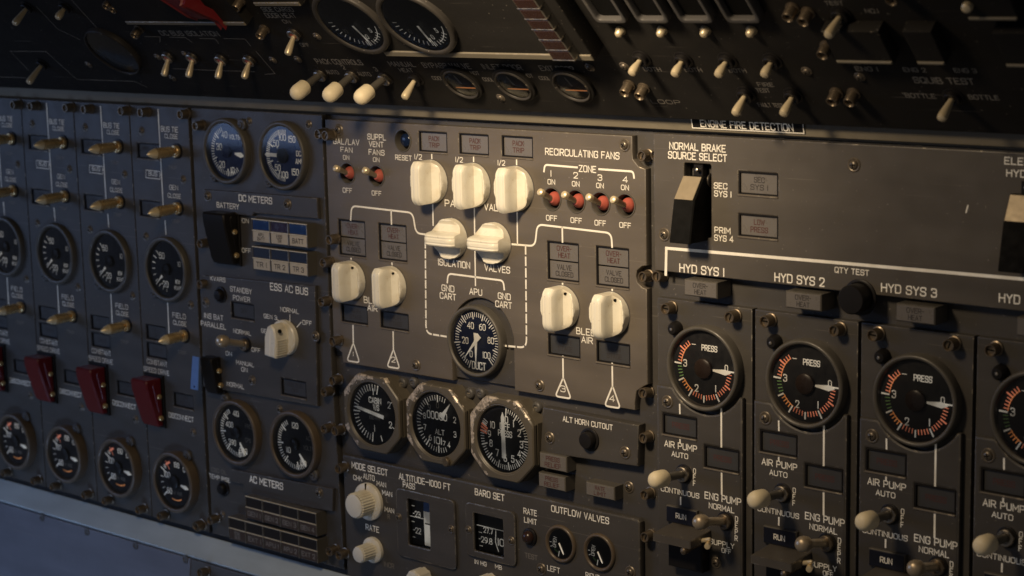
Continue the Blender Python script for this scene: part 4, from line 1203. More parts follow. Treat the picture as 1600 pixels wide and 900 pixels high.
# ---- pressurisation plate
pp = Plate('pressurization_plate', 'grey plate lettered MODE SELECT, BARO SET and OUTFLOW VALVES', [(530, 960), (1010, 1020), (994, 814), (531, 706)], h=0, t=6, bev=1.4)
pu = F.uv(537, 760)[0]; pr = F.uv(1000, 850)[0]; pt = F.uv(760, 759.5)[1]
pp.outer = [(pu, -255), (pr, -255), (pr, pt-2), (pr-2, pt), (pu, pt)]
for tx, x, y, hp, wp in (('MODE SELECT', 577.5, 732.5, 10.5, 55), ('CHK', 559, 747, 8, 13), ('AUTO', 576.5, 745.5, 9, 17), ('MAN', 596, 756.5, 8, 14), ('MAN', 605, 771, 8, 15), ('L', 605, 781, 8, None), ('MAN', 608.5, 797, 8, 14), ('R', 607.5, 807, 8, None), ('RATE', 582, 825.5, 9.5, 20), ('INCR', 608, 883, 8, 15),
                         ('ALTITUDE~1000 FT', 663, 752.5, 10.5, 79), ('PASS', 639, 758.5, 9.5, 18), ('FLT CABIN', 658, 871.5, 8.5, 36), ('BARO SET', 765, 773, 11, 45), ('IN HG', 751, 879.5, 7, 18), ('MB', 779, 886, 7, 10), ('RATE', 828.5, 800, 9.5, 20), ('LIMIT', 829, 814, 9, 19), ('TEST', 830, 869.5, 8, 19), ('OUTFLOW VALVES', 906, 804, 11, 89), ('LEFT', 865, 889.5, 9, 19), ('RIGHT', 926, 900.5, 9, 21)):
    pp.t_(tx, x, y, hp, wp, .17, 'faded' if tx in ('INCR', 'TEST', 'R', 'L') else None)
pp.screw(844, 890); pp.screw(983, 895)
w1 = pp.fr.rect(640, 778, 674, 858, 0); pp.holes.append(rrect(w1[0], w1[1], w1[2]+3, w1[3]+3, .8))
w2 = pp.fr.rect(743, 800, 789, 870, 0); pp.holes.append(rrect(w2[0], w2[1], w2[2]+3, w2[3]+3, .8))
pp.build()


def drum(win, box, name, label, draw, screws, off):
    """counter: rounded cover plate with a window, a drum of numerals behind, two screws"""
    u, v, w, h = F.rect(*box, 2)
    o = thing(name, label, 'counter', F, u, v, 0, 'counter windows')
    wu, wv, ww, wh = win
    me = curve_mesh('cover', rrect(0, 0, w, h, 5), [rrect(wu-u, wv-v, ww, wh, 1.2)], 0, 2.2, .8, 'worn'); c = bpy.data.objects.new('cover', me); COL.objects.link(c); c.parent = o
    d = MB(); n = 10
    d.side([(wv-v+(wh/2+4)*math.sin(R(-80+160*i/n)), -7+4.5*math.cos(R(-80+160*i/n))) for i in range(n+1)][::-1], wu-u-ww/2-2, wu-u+ww/2+2, 'dial', .2)
    dd = d.build('number_drum', o)
    g = Dial(); draw(g, wu-u, wv-v, ww, wh)
    for i, q in enumerate(g.v): g.v[i] = (q[0], q[1], q[2]-2.35+(-.5 if abs(q[1]-(wv-v)) > wh*.3 else 0))
    g.build('drum_marking', dd, 0)
    gl = MB(); gl.quad([(wu-u-ww/2-.5, wv-v-wh/2-.5), (wu-u+ww/2+.5, wv-v-wh/2-.5), (wu-u+ww/2+.5, wv-v+wh/2+.5), (wu-u-ww/2-.5, wv-v+wh/2+.5)], -.6, 'glass'); gl.build('cover_glass', o)
    for x, y in screws:
        a, b = F.uv(x, y, 4); screw_obj('screw', o, a-u, b-v, 2.2, R(random.uniform(0, 90)), .75)


def d_altd(g, x, y, w, h):
    x -= 3.2
    g.text('-23', x-w*.12, y+h*.16, 4.2, 'ink', .08, 7.5, .14); g.text('-22', x-w*.12, y-h*.20, 4.2, 'ink', .08, 7.5, .14)
    g.ribbon([(x-w*.42, y+h*.09), (x+w*.5, y+h*.09)], .5, .1, 'ink')
    for k in (-.02, -.36, .32): g.ribbon([(x-w*.35, y+h*k), (x-w*.24, y+h*k)], .5, .1, 'ink')
    g.quad([(x+w*.2, y-h*.48), (x+w*.56, y-h*.48), (x+w*.56, y+h*.26), (x+w*.2, y+h*.26)], .05, 'ink'); g.quad([(x+w*.2, y+h*.262), (x+w*.56, y+h*.262), (x+w*.56, y+h*.49), (x+w*.2, y+h*.49)], .05, 'bluepatch')
    for k in (0, -.36): g.ribbon([(x+w*.27, y+h*k), (x+w*.46, y+h*k)], 1.1, .12, 'dial')


def d_baro(g, x, y, w, h):
    x -= 3.4
    g.text('27.7', x-w*.02, y+h*.05, 3.8, 'ink', .08, 9, .14); g.text('-29.8', x-w*.12, y-h*.22, 4.4, 'ink', .08, 13, .14); g.text('10', x+w*.40, y-h*.18, 5.2, 'ink', .08, 5.5, .14)
    g.ribbon([(x-w*.4, y+h*.14), (x+w*.58, y+h*.14)], .6, .13, 'ink'); g.ribbon([(x+w*.24, y+h*.1), (x+w*.22, y-h*.2), (x+w*.30, y-h*.44)], .7, .1, 'ink')
    for k in (-.04, -.4): g.ribbon([(x-w*.34, y+h*k), (x-w*.24, y+h*k)], .5, .1, 'ink')


drum(w1, (619, 761, 711, 891), 'altitude_counter', 'altitude counter with drum numbers and white strip in tall window', d_altd, ((620.5, 809), (702.5, 828)), 0)
drum(w2, (727, 783, 805, 886), 'baro_counter', 'counter under BARO SET reading 29.8 in its square window', d_baro, ((729.5, 829), (796.5, 846)), 0)


def fluted(fr, px, py, front, rs, rk, label, name='rotary_selector', nfl=28, mark=True):
    u, v = fr.uv(px, py)
    # length from where the front face is seen
    L = 12
    for q in range(8, 34):
        x, y = fr.px(u, v, q)
        if x <= front: L = q; break
    o = thing(name, label, 'selector knob', fr, u, v, 0, 'fluted ivory knobs')
    if rs:
        m = MB(); m.lathe([(rs, 0), (rs, 2.6), (rs-1, 3.6), (rk+.5, 4.2), (0, 4.2)], 'ivory', 40); m.build('skirt', o)
    m = MB(); n = nfl*4; P = []
    for i in range(n):
        a = 2*PI*i/n; r = rk*(1.0 if i % 4 in (0, 1) else .925); P.append((r*math.cos(a), r*math.sin(a)))
    m.prism(P, 3.5 if rs else 0, L-1, 'ivory', .6); m.lathe([(rk*.90, L-1.2), (rk*.88, L-.3), (rk*.8, L), (0, L)], 'ivory', 32); m.build('fluted_grip', o, 30)
    if mark:
        m = MB(); m.box(-.6, .6, rs-5, rs+.05, 3.2, 4.35, 'matt', .1); m.build('index_mark', o)
    return o


fluted(F, 577.5, 783, 552, 15, 10.2, 'large fluted ivory knob under MODE SELECT')
fluted(F, 584.5, 858.5, 560, 10.4, 6.8, 'small fluted ivory knob under RATE', nfl=20, mark=False)
fluted(F, 663, 902, 646, 0, 8.5, 'fluted ivory knob top below FLT CABIN', nfl=9, mark=False)
fluted(F, 768, 912, 750, 0, 8.5, 'fluted ivory knob top below BARO SET', nfl=9, mark=False)
u, v = F.uv(829, 838)
lo = thing('indicator_lamp', 'small dull red domed lamp under RATE LIMIT', 'lamp', F, u, v)
m = MB(); m.lathe([(6.4, 0), (6.4, 1.5), (5.4, 2.2), (4.6, 2.2)], 'black', 24); m.build('collar', lo)
m = MB(); m.lathe([(4.7, 1), (4.7, 3.4), (3.6, 5.4), (1.8, 6.4), (0, 6.7)], 'amber', 24); m.build('lamp_lens', lo)


def d_out(g, r):
    g.text('OPEN', -r*.5, .5, 2.9, 'ink', .08, 7.5, .15, R(82)); g.arc(222, 246, r*.66, 1.4, 'tgr'); g.ticks(258, 258, 1, r*.55, r*.9, .8)
    g.ticks(180, 200, 2, r*.8, r*.92, .7)


gauge(F, 876, 850, 14, 'small OUTFLOW VALVES gauge over the word LEFT', 'outflow valve gauges', d_out, [('bar', -62, -1.0, 8, .55)], None, bez='brownrim', bh=2.5, inner=.80)
gauge(F, 936.5, 863.5, 14, 'small OUTFLOW VALVES gauge over the word RIGHT', 'outflow valve gauges', d_out, [('bar', -62, -1.0, 8, .55)], None, bez='brownrim', bh=2.5, inner=.80)

# ================================================================== RIGHT: BRAKE AND HYDRAULIC PLATES
ub = F.uv(1021.5, 300, 3)[0]; vb0 = F.uv(1200, 442, 3)[1]
bp = Plate('hydraulic_header_plate', 'wide grey plate with NORMAL BRAKE guard and outlined HYD SYS titles', [(ub, vb0), (520, vb0), (520, vseam-1.2), (ub, vseam-1.2)], h=3, t=8, uv=True, bev=.8, mat='header')
for tx, x, y, hp, wp in (('NORMAL BRAKE', 1089.5, 230, 12, 87), ('SOURCE SELECT', 1089.5, 244.5, 12, 91), ('SEC', 1126, 290.5, 10, 20), ('SYS 1', 1129.5, 303, 10, 26), ('PRIM', 1129, 360, 10, 24), ('SYS 4', 1131, 372.5, 10, 29),
                         ('ELEC', 1590, 252, 12, 40), ('HYD', 1588, 271, 12, 30), ('HYD SYS 1', 1096.5, 422, 14, 69), ('HYD SYS 2', 1249, 437, 14.5, 77), ('QTY TEST', 1331, 424, 9.5, 53), ('HYD SYS 3', 1420, 453.5, 14.5, 86), ('HYD SYS 4', 1607, 470, 15, 92)):
    bp.t_(tx, x, y, hp, wp, .16)
bp.line([(1040.3, 429), (1041.2, 387.8), (1320, 411.5), (1620, 438)], 2.0); bp.screw(1332.5, 258); bp.screw(1036, 367)
bp.line([(1512.5, 321), (1511, 326), (1509.5, 332)], .8, mat='white'); bp.line([(1540, 322), (1540.5, 325)], .4, mat='faded')
NB = [(1153.5, 267, 1215, 308), (1153.5, 333, 1215, 374.5)]
for b in NB: bp.hrect(*b)
rc = bp.hrect(1069, 254, 1111, 372, 1.5)
for y in (243, 432): bp.stud(1024 if y == 243 else 1025.5, y, -9)
bp.build()
light(F, NB[0], 3, [['SEC', 'SYS 1']], 'SEC SYS 1 window beside the NORMAL BRAKE guard', 'brake source windows', 'lens', 'etch')
light(F, NB[1], 3, [['LOW', 'PRESS']], 'LOW PRESS window above the HYD SYS outline', 'brake source windows', 'lens', 'etchred')


def brake_guard(A, B, C, right, label):
    """flip guard hinged below: bare metal top face A-B, dark front face B-C"""
    uR = F.uv(*right)[0]; wdt = 16.5; uLft = uR-wdt
    a, b, c = (F.swing(*p, uLft) for p in (A, B, C))
    v0 = c[0]
    o = thing('switch_guard', label, 'switch guard', F, uR, v0, 3, 'black brake guards')
    q = lambda p: (p[0]-v0, max(p[1]-3, 1))
    a, b, c = q(a), q(b), q(c)
    m = MB(); m.side([(0, -4), (a[0]-1, -4), (a[0], a[1]-3), a, b, c, (0, c[1]-1)][0:6], -wdt, 0, 'matt', .8); m.build('cover', o)
    m = MB(); d = Vector((a[0]-b[0], a[1]-b[1])); nn = Vector((-d.y, d.x)).normalized()
    if nn.y < 0: nn = -nn
    A2, B2 = Vector(a)-d*.04, Vector(b)+d*.02
    m.side([tuple(A2+nn*.15), tuple(A2+nn*.75), tuple(B2+nn*.75), tuple(B2+nn*.15)], -wdt+1.0, -1.0, 'bare', .15); m.build('metal_face', o)
    m = MB(); m.lathe([(4.2, 0), (4.2, 1.2), (3.2, 1.6), (0, 1.7)], 'black', 20, axis=((0, a[0]-3, a[1]-8), (1, 0, 0))); m.lathe([(4.6, .1), (4.6, .6), (4.2, .7)], 'steel', 20, axis=((0, a[0]-3, a[1]-8), (1, 0, 0))); m.build('hinge_boss', o)
    m = MB(); m.box(-wdt*.75, -wdt*.3, a[0]-1, a[0]+7, -6, a[1]-6, 'black', .5); m.lathe([(1.2, 0), (1.2, 5), (0, 5.6)], 'steel', 12, axis=((-wdt*.45, a[0]+3, a[1]-7), (0, .2, 1))); m.build('catch', o)


brake_guard((1067, 274), (1052, 312), (1045, 379), (1110, 376), 'black guard with bare metal top under NORMAL BRAKE SOURCE SELECT')
brake_guard((1577, 303), (1567, 346), (1558, 424), (1630, 424), 'black guard with bare metal top under ELEC HYD, cropped')
push_button(F, 1335, 467, 9.2, 'black round button under QTY TEST', None, 3, 'black', 12)

# ---- four hydraulic columns
g1 = F.uv(1097, 575, 7); g2 = F.uv(1251, 598, 7); g3 = F.uv(1423, 623, 7); HP = (g3[0]-g1[0])/2+1.3
hz0 = F.uv(1100, 473.5)[1]; hl = F.uv(1027.5, 520)[0]; hw = HP-1.0
hy = Plate('hydraulic_gauge_plate', '', [(hl, -256), (hl+hw-1.2, -256), (hl+hw-1.2, hz0), (hl, hz0)], uv=True, t=6, bev=.6, group='hydraulic columns')
hy.stud(1039, 483); hy.stud(1139, 496); hy.build()
ob = MB(); du_, dv_ = F.uv(1052.5, 514, 4)
HC = ['first hydraulic column', 'second hydraulic column', 'third hydraulic column', 'fourth, cropped hydraulic column']
hset = [(hy.root, 'tall grey gauge plate of the {}')]
bo = thing('dimmer_lamp', '', 'lamp', F, du_, dv_, 0, 'small black lamps above pressure gauges')
ob.lathe([(5, 0), (5, 2), (4.2, 5), (3, 6.5), (0, 6.8)], 'black', 20); ob.build('lamp_hood', bo)
ob = MB(); ob.lathe([(1.2, 6.4), (1.0, 7.2), (0, 7.4)], 'steel', 10); ob.build('lamp_tip', bo)
hset.append((bo, 'small black lamp above the PRESS gauge, {}'))
hset.append((light(F, (1068.5, 436, 1120, 467.5), -3, [['OVER-', 'HEAT']], '', 'hydraulic OVERHEAT blocks', 'lens', 'etch', raised=14), 'grey OVERHEAT block at the head of the {}'))


def d_press(g, r):
    for i in range(39):
        val = i*.1; a = -61*val; md = i % 10 == 0; hf = i % 5 == 0
        mat = 'tred' if val < 1.95 else ('tor' if val < 2.45 else ('tgr' if val < 3.0 else ('tor' if val < 3.1 else 'tred')))
        if i in (0, 10, 15, 20, 30): mat = 'ink'
        if i == 25: mat = 'ink'
        g.ribbon([pol(r*(.735 if not (md or hf) else .76), a), pol(r*(.95 if md else .92 if hf else .85), a)], 1.0 if (md or hf) else .62, .07, mat)
    g.arc(-121, -150, r*.745, .6, 'tor'); g.arc(-186, -230, r*.745, .5, 'tor')
    g.num('0', r*.70, 7, 4.2); g.num('1', r*.62, -55, 4.6); g.num('2', r*.62, -114, 4.6); g.num('3', r*.62, -186, 4.6)
    g.text('PRESS', r*.16, r*.55, 3.6, 'ink', .08, 12, .16); g.text('~', -r*.34, r*.60, 2.4, 'ink', .08, 3)


hset.append((gauge(F, 1095, 577, 28.8, '', 'hydraulic pressure gauges', d_press, [('wedge', -2, 7.5, 21.5, 1.9)], (6.6, 'hub'), bez='rim', bh=8, inner=.89), 'round PRESS gauge with coloured scale, {}'))
# thicker lower plate, cut round under the gauge
LH = 4
lp = Plate('pump_control_plate', '', [(0, 0), (1, 0), (0, 1)], uv=True, h=LH, t=4, bev=1.5, group='hydraulic pump plates')
a0 = F.uv(1025.5, 601.5, LH); a1 = F.uv(1160, 622, LH)
gu, gv = F.uv(1095, 577, 9); rr = 31.5; yl = (a0[1]+a1[1])/2
xa = math.sqrt(max(rr*rr-(yl-gv)**2, 1))
lp.outer = [(a0[0], -254), (a1[0], -254), (a1[0], yl)]+[(gu+rr*math.cos(t), gv+rr*math.sin(t)) for t in [math.atan2(yl-gv, xa)-(math.atan2(yl-gv, xa)*2+PI)*k/16 for k in range(17)]]+[(a0[0], yl)]
lp.u0 = (a0[0]+a1[0])/2; lp.v0 = yl-60; lp.root.matrix_world = F.mat(lp.u0, lp.v0, LH)
for tx, x, y, hp, wp in (('AIR PUMP', 1063.5, 697, 10.5, 50), ('AUTO', 1062.3, 711, 8.5, 25), ('CONTINUOUS', 1062.5, 769, 8.5, 59), ('ENG PUMP', 1129.5, 779, 11.5, 56), ('NORMAL', 1127.5, 793.5, 9.5, 39), ('SUPPLY', 1128, 849.5, 8.5, 38), ('OFF', 1135, 861, 8, 14)):
    lp.t_(tx, x, y, hp, wp)
lp.vt('OFF', 1085.3, 736, 8.5, 9.5); lp.vt('DEPR', 1151, 811, 9, 10)
lp.line([(1062, 632), (1062.4, 646)], 1.1); lp.line([(1062.5, 684), (1062.6, 691)], 1.1); lp.line([(1063.6, 777), (1063.6, 788)], 1.1); lp.line([(1127, 631), (1127.2, 698)], 1.3); lp.line([(1127.5, 736), (1127.8, 772)], 1.3)
lp.screw(1041, 628.5); lp.screw(1117, 880, .9)
P1, P2, P3 = (1035, 645, 1088, 687.5), (1100, 695, 1154, 740.5), (1040, 789, 1088, 825)
for b in (P1, P2): lp.hrect(*b)
lp.build()
hset.append((lp.root, 'raised AIR PUMP and ENG PUMP switch plate of the {}'))
hset.append((light(F, P1, LH, [['PRESS']], '', 'hydraulic PRESS windows', 'lensdark', 'etchred'), 'dark PRESS window above AIR PUMP, {}'))
hset.append((light(F, P2, LH, [['PRESS']], '', 'hydraulic PRESS windows', 'lensdark', 'etchred'), 'dark PRESS window above ENG PUMP, {}'))
hset.append((light(F, P3, LH, [['RUN']], '', 'hydraulic RUN lights', 'navy', 'white', raised=3), 'dark blue RUN light with white lettering, {}'))
hset.append((toggle(F, (1069, 740), (1018.5, 751.5), 'cream', '', 'cream tipped AIR PUMP toggles', LH), 'cream tipped AIR PUMP toggle, {}'))
hset.append((toggle(F, (1134, 814), (1088, 816), 'ball', '', 'metal ENG PUMP toggles', LH), 'metal ball ENG PUMP toggle, {}'))
# latch guard shelf under the RUN light
su, sv = F.uv(1064, 834, LH+13)
sg = thing('latch_guard', '', 'switch guard', F, su, sv, LH, 'metal latch guards')
m = MB(); m.side([(-4.5, 0), (2.5, 0), (.5, 24), (-5, 24)], -15.5, 15.5, 'header', .6); m.build('shelf', sg)
m = MB(); m.lathe([(1.6, 0), (1.7, 10), (2.6, 14), (2.4, 17), (1, 18.2), (0, 18.3)], 'bronze', 16, axis=((12, -6, 8), (-.12, -.08, 1))); m.build('pin', sg)
m = MB(); m.lathe([(1.5, 0), (1.5, 9), (1.0, 10), (0, 10)], 'chrome', 12, axis=((14, -3, 10), (1, .35, .2))); m.lathe([(2.2, 0), (2.0, 6), (0, 6.4)], 'chrome', 12, axis=((21, -4, 11), (.5, .1, 1))); m.build('clip', sg)
m = MB(); m.box(-14, 14, -26, -4, 0, 9, 'black', 1); m.build('guard_body', sg)
hset.append((sg, 'metal latch shelf and pin under the RUN light, {}'))
for k, nm in enumerate(HC):
    off = Vector((k*HP*.001, 0, 0))
    for root, lb in hset:
        if k == 0: root['label'] = lb.format(nm)
        else: dup(root, off, lb.format(nm))

# ================================================================== BOTTOM LEFT LEDGE AND SHEET
rt = F.uv(165, 792)[1]
LG = Frame(F.w(0, rt, 1), (1, 0, 0), (0, math.sin(R(48)), math.cos(R(48))))
lr = MB(); lr.box(-1000, 120, -22, 0, -4, 0, 'rail', .8); lo_ = lr.build('ledge'); lo_.matrix_world = LG.mat(0, 0); lo_['kind'] = 'structure'
e = LG.w(0, -22.0, 0)
SH = Frame((0, e.y-.0005, e.z), (1, 0, 0), (0, .12, 1))
def seamu(px, py): return SH.uv(px, py)[0]
us = seamu(297, 880)
sp = Plate('riveted_sheet', 'large blue grey riveted sheet below the pale ledge', [(-1000, -120), (us, -120), (us, -2.2), (-1000, -2.2)], uv=True, fr=SH, mat='sheet', t=4, bev=.6)
for x, y in ((66, 808.5), (136, 831), (212, 852.5), (290, 874)):
    a, b = sp.lo(x, y); m = MB()
    m.lathe([(3.6, 0), (3.4, .6), (2.2, .8), (1.8, .3), (0, .3)], 'dark', 18, (a, b)); r_ = m.build('rivet', sp.root)
sp.build()
bt = Plate('black_corner_plate', 'black plate at the bottom edge beside the riveted sheet', [(us+1, -120), (us+140, -120), (us+140, -2.2), (us+1, -2.2)], uv=True, fr=SH, mat='dark', t=4, bev=1.0)
bt.stud(312, 895); bt.build()

# ================================================================== STRIP AND ENGINE FIRE DETECTION PLATE
slab('wall_strip', ST, -1000, 560, .9, 46, -6, 0, 'strip', .8)
fp = Plate('title_plate', 'black plate lettered ENGINE FIRE DETECTION in a thin border', [(1080, 201), (1258, 209.5), (1253, 178), (1076, 170)], h=.8, t=.8, fr=ST, mat='black', bev=.2, cat='name plate')
fp.outer = rrect(*(lambda a, b: ((a[0]+b[0])/2, a[1]+8.5, b[0]-a[0], 17))(ST.uv(1081, 201, .8), ST.uv(1258, 209.5, .8)), 1)
fp.u0 = sum(p[0] for p in fp.outer)/len(fp.outer); fp.v0 = sum(p[1] for p in fp.outer)/len(fp.outer); fp.root.matrix_world = ST.mat(fp.u0, fp.v0, .8)
ow = max(p[0] for p in fp.outer)-fp.u0-.7
fp.txt.ribbon([(-ow, -7.9), (ow, -7.9), (ow, 7.9), (-ow, 7.9)], .7, .07, 'white', True)
fp.t_('ENGINE FIRE DETECTION', 1165.5, 196, 12, 143, .17); fp.build()

# ================================================================== SLOPING OVERHEAD PANEL
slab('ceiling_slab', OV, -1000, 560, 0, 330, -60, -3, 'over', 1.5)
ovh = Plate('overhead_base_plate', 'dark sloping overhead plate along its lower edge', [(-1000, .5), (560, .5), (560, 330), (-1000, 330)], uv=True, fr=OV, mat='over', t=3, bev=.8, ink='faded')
T2 = ovh.t_
for tx, x, y, hp, wp in (('DC BUS ISOLATION', 295, 52, 8, 90), ('SIDE CARGO', 433, 14.5, 7.5, 48), ('DOOR HEAT', 438, 24, 8, 46), ('ON', 447.5, 33.5, 6, 11), ('OFF', 476, 70, 6, 13), ('PACK CONTROLS', 529, 96.5, 8.5, 70), ('AUTO', 519, 112.5, 6.5, 18), ('2', 536.5, 105, 6.5, 4), ('AUTO', 569, 115.5, 6.5, 19), ('3', 587, 108, 6.5, 4), ('MANUAL', 627.5, 100, 8, 39), ('HEAT', 634.5, 109.5, 6.5, 20),
                         ('BYPASS VALVE', 697, 102.5, 8.5, 72), ('INLET DOOR', 784, 104.5, 8.5, 60), ('EXIT DOOR', 870, 107, 8.5, 52), ('COOL', 684, 122, 6, 16), ('HOT', 742, 114, 6, 12), ('COOL', 763, 124, 6, 16), ('HOT', 826, 118, 6, 12), ('COOL', 851, 122, 6, 16),
                         ('TEST', 1303, 4.5, 6.5, 28), ('NO.1', 1362, 17, 7, 20), ('NO.2', 1367, 41, 7, 12), ('ENG 1', 1354, 107.5, 7, 34), ('ENG 2', 1429, 109, 7, 34), ('ENG 3', 1508, 110, 7, 34), ('SQUIB TEST', 1474, 126, 10, 92), ('BOTTLE', 1438, 149.5, 7.5, 46), ('BOTTLE', 1537, 152, 7.5, 46), ('BOTH', 1019, 108, 6.5, 26), ('BOTH', 1083, 109, 6.5, 26), ('BOTH', 1152, 110, 6.5, 26), ('FIRE', 1196, 132, 6.5, 24), ('TEST', 1192, 141, 6.5, 20), ('FAULT TEST', 1204, 164, 6.5, 38), ('LOOP', 1040, 159, 6.5, 44)):
    T2(tx, x, y, hp, wp, .15, 'faded')
for P in ([(16, 80), (72, 80.5), (120, 124), (210, 127), (230, 136)], [(0, 120), (40, 121.5)], [(57, 10), (90, 45), (125, 62)], [(112, 0), (160, 53)], [(16, 80), (45, 110)], [(226, 57), (250, 57.5), (250, 66)], [(265, 58), (290, 58.5), (300, 66)], [(312, 60), (336, 60.5), (342, 68)], [(350, 60), (383, 61), (392, 72)], [(270, 107), (300, 108.5), (398, 112)], [(400, 80), (430, 115), (414, 116)]):
    ovh.line(P, .5, 0, 'faded')
for x, y in ((165, 12), (175, 17), (209, 57), (367, 14), (405, 58), (975, 147), (998, 152), (1230, 29), (1254, 36), (1284, 88), (1299, 161), (1326, 162), (1392, 3)): ovh.stud(x, y, 0, .95)
for x, y in ((245, 91), (137, 103), (268, 124), (288, 87), (494, 59), (425, 96), (464, 95), (781, 155), (920, 108), (974, 106), (1259, 114), (1342, 123)): ovh.screw(x, y, .8)
ovh.build()
# raised module with its lit lower edge painted tan, holding the two big gauges
RMH = 13
rm = Plate('gauge_module', 'raised black overhead block with tan bar as lit lower edge, behind two large gauges', [(604, 92), (930, 97), (880, -20), (560, -40)], h=RMH, t=RMH, fr=OV, mat='over', bev=.8)
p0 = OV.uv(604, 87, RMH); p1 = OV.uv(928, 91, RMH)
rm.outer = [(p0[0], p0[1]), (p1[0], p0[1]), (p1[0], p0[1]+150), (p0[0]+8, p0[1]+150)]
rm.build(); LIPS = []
for (x, y, x1, lab) in ((400, 9, 472, 'raised black overhead block above SIDE CARGO DOOR HEAT'), (200, 38, 385, 'raised black overhead block above DC BUS ISOLATION')):
    a = OV.uv(x, y, 9); b = OV.uv(x1, y, 9)
    q = Plate('overhead_module', lab, [(a[0], a[1]), (b[0], a[1]), (b[0], a[1]+110), (a[0], a[1]+110)], uv=True, h=9, t=9, fr=OV, mat='over', bev=.8, group='raised overhead blocks'); q.build(); LIPS.append((q.root, a[0]-q.u0+.5, b[0]-q.u0-.5, a[1]-q.v0+.4))


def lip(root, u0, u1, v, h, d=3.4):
    m = MB(); m.box(u0, u1, v, v+d, h-2, h+1.0, 'strip', .5); m.build('lit_edge_bar', root)  # tan bar colours the block's lower edge as if light fell there


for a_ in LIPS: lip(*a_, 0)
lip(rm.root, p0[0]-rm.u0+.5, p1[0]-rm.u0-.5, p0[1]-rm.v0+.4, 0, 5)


def d_ovg(g, r):
    g.ticks(180, 330, 16, r*.74, r*.88, .7); g.num('0', r*.58, 290, 4); g.num('5', r*.58, 330, 4); g.num('10', r*.58, 215, 4, 'faded'); g.arc(296, 350, r*.80, .6, 'ink'); g.ticks(275, 275, 1, r*.6, r*.9, 1.0)


gauge(OV, 546, 40, 30, 'overhead gauge with brown patch, first of two above PACK CONTROLS', 'large overhead gauges', lambda g, r: (d_ovg(g, r), g.quad([pol(r*.55, 262), pol(r*.9, 262), pol(r*.9, 285), pol(r*.55, 285)], .03, 'etchred')), [('bar', 285, 2, 18, .8)], None, bez='ovrim', bh=17, depth=2.6)
gauge(OV, 648, 40, 30, 'overhead gauge set at the corner of the raised black block', 'large overhead gauges', d_ovg, [('bar', 275, 2, 18, .8)], None, bez='ovrim', bh=17, depth=2.6)
gauge(OV, 174, 84, 26, 'large blank dark overhead gauge with thin rim', 'large overhead gauges', lambda g, r: g.arc(200, 300, r*.8, .4, 'faded'), [], None, bez='ovrim', bh=5, inner=.94)
gauge(OV, 203, -12, 26, 'dark overhead gauge cropped by the frame above the thin rimmed one', 'large overhead gauges', d_ovg, [('bar', 270, 2, 18, .6)], None, bez='ovrim', bh=8, inner=.92)


def d_dr(g, r):
    g.arc(200, 340, r*.62, .8, 'tor'); g.ticks(270, 270, 1, .1, r*.55, .7, 'faded')


for x, y, nm in ((719, 134, 'small dark door gauge under BYPASS VALVE'), (801, 136, 'small dark door gauge under INLET DOOR'), (892, 138, 'small dark door gauge under EXIT DOOR')):
    o = gauge(OV, x, y, 14.6, nm, 'overhead door gauges', lambda g, r: g.ribbon([(-r*.75, -r*.45), (r*.7, -r*.45)], 1.2, .1, 'tor'), [('bar', 100, 0, 9, .8, 'faded')], None, bez='ovrim', bh=4, inner=.86)
    c = MB(); c.lathe([(16.4, 0), (16.4, 2.4), (15.6, 3), (14.7, 3)], 'over', 40); c.build('outer_ring', o)

PLR = [((44, 10), (22, 38), 'plain', 'steel toggle at the top corner of the overhead'), ((103, 10), (89, 29), 'plain', 'bronze toggle inside the grey diagram line'), ((67, 99), (44, 130), 'plain', 'steel toggle inside the slanted grey outline'),
       ((264, 87), (256, 119), 'plainred', 'first red collared toggle under DC BUS ISOLATION'), ((302, 88), (294, 121), 'plainred', 'second red collared toggle under DC BUS ISOLATION'), ((347, 91), (340, 123), 'plainred', 'third red collared toggle under DC BUS ISOLATION'), ((391, 92), (381, 123), 'plainred', 'fourth red collared toggle under DC BUS ISOLATION'),
       ((461, 51), (449, 86), 'plainred', 'red collared toggle under SIDE CARGO DOOR HEAT'),
       ((502, 115), (458, 150), 'cream', 'first cream capped toggle under PACK CONTROLS'), ((551, 117), (509, 154), 'cream', 'middle cream capped toggle under PACK CONTROLS'), ((602, 121), (558, 157), 'cream', 'third cream capped toggle, beside MANUAL HEAT'),
       ((650, 122), (631, 154), 'plain', 'dull steel toggle under MANUAL HEAT'),
       ((1003, 90), (986, 116), 'plain', 'first short steel toggle below the framed windows'), ((1068, 92), (1053, 118), 'plain', 'second short steel toggle below the framed windows'), ((1137, 93), (1121, 119), 'plain', 'third short steel toggle below the framed windows'), ((1207, 94), (1193, 119), 'plain', 'fourth short steel toggle below the framed windows'),
       ((1166, 146), (1148, 179), 'plain', 'steel toggle above the letters ENGINE FIRE'), ((1240, 148), (1223, 180), 'plain', 'steel toggle above the word DETECTION'), ((1315, 22), (1293, 57), 'plain', 'steel toggle under TEST near the top edge'), ((1490, 150), (1470, 187), 'plain', 'steel toggle under SQUIB TEST'), ((1525, -6), (1508, 15), 'plain', 'steel toggle cropped at the top above SQUIB TEST')]
for b, t, st, nm in PLR: toggle(OV, b, t, st, nm, 'overhead toggle switches')

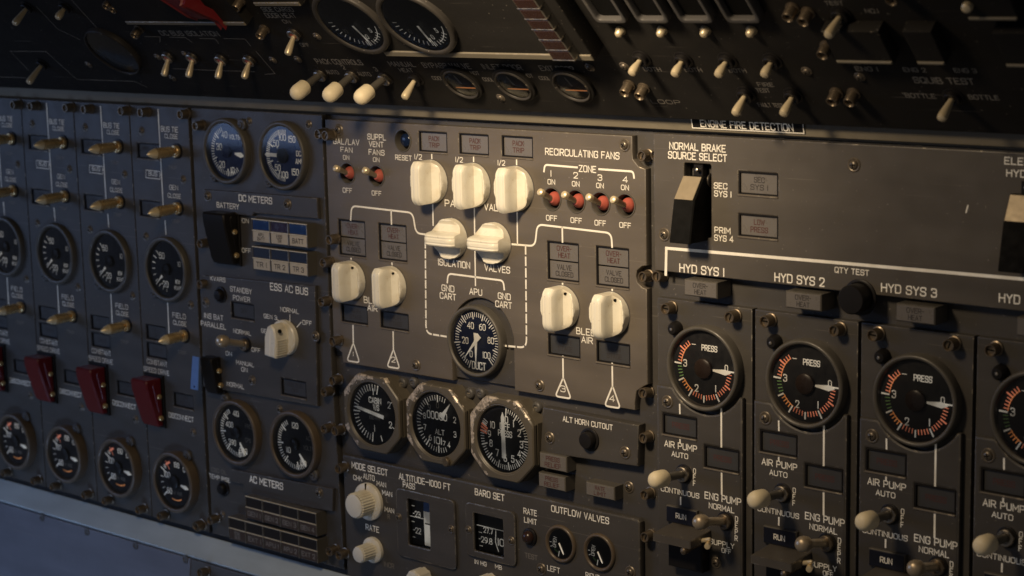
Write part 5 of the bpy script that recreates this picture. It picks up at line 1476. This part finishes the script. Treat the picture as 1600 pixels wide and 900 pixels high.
# red guard at the top
u, v = OV.uv(318, 18, 8)
rg = thing('switch_guard', 'red flip guard hanging over the overhead edge above DC BUS ISOLATION', 'switch guard', OV, u, v)
m = MB(); m.box(-11, 12, 0, 40, 0, 5, 'black', .8); m.build('base_plate', rg)
m = MB(); m.side([(-6, 10), (2, 14), (30, 22), (34, 22), (34, 5), (6, 4), (-4, 7)], -12, 9, 'redtop', 1.2); m.build('cover', rg)
m = MB(); m.side([(-14, 11), (-6, 11), (24, 24), (26, 20), (-2, 8), (-13, 8)], 9.2, 14.5, 'redtop', 1.2); m.build('cover_lip', rg)

# column of stepped keys
ku, kv = OV.uv(880, 96, 20)
for i in range(7):
    o = thing('selector_key', ['lowest', 'second', 'third', 'fourth', 'fifth', 'sixth', 'seventh'][i]+' brown key up the slanting stack beside the black block', 'push button', OV, ku, kv+9.4*i+4, 0, 'stacked overhead keys')
    m = MB(); m.box(-9, 9, -4.4, 4.4, 0, 19, 'rim', .5); m.box(-9.2, 9.2, -4.5, -3.5, 16, 19.4, 'steel', .2); m.build('key_body', o)
    m = MB(); m.box(-8.2, 8.2, -3.3, 4, 18.5, 19.2, 'amber', .3); m.build('lens', o)

# framed windows at the top
for i, (x0, x1) in enumerate(((931, 981), (996, 1047), (1063, 1116), (1136, 1190))):
    a = OV.uv(x0+1, 37, 7); b = OV.uv(x1, 37, 7); w = b[0]-a[0]
    o = thing('framed_window', ['first', 'second', 'third', 'fourth'][i]+' tall dark framed window above the short steel toggles', 'indicator light', OV, (a[0]+b[0])/2, a[1]+30, 0, 'tall framed overhead windows')
    m = curve_mesh('frame', rrect(0, 0, w, 60, 4), [rrect(0, 0, w-5, 54, 3)], 0, 7, .9, 'dark'); f_ = bpy.data.objects.new('frame', m); COL.objects.link(f_); f_.parent = o
    m = MB(); m.prism(rrect(0, 0, w-4.6, 54.4, 2.8), 0, 3, 'matt', .2); m.build('lens', o)
    su_, sv_ = OV.uv((966, 1031, 1099, 1171)[i], 54, 4)
    s_ = thing('pilot_lamp', ['first', 'second', 'third', 'fourth'][i]+' tiny bright lamp stud below a framed window', 'lamp', OV, su_, sv_, 0, 'tiny lamp studs under framed windows')
    m = MB(); m.lathe([(3.4, 0), (3.4, 1.2), (2.6, 2.6), (2.4, 4.2), (1.4, 5.2), (0, 5.4)], 'chrome', 18); m.build('lamp_stud', s_)
# tan bars painted as lit edges of the small overhead boxes at the right
for i, (x0, x1, y, nm) in enumerate(((1308, 1396, 98, 'low black overhead box above ENG 1'), (1434, 1478, 100, 'low black overhead box above ENG 2'), (1514, 1592, 31, 'low black overhead box at the top right corner'.replace(' right', '')), (1573, 1640, 104, 'low black overhead box above ENG 3'))):
    a = OV.uv(x0, y, 9); b = OV.uv(x1, y, 9)
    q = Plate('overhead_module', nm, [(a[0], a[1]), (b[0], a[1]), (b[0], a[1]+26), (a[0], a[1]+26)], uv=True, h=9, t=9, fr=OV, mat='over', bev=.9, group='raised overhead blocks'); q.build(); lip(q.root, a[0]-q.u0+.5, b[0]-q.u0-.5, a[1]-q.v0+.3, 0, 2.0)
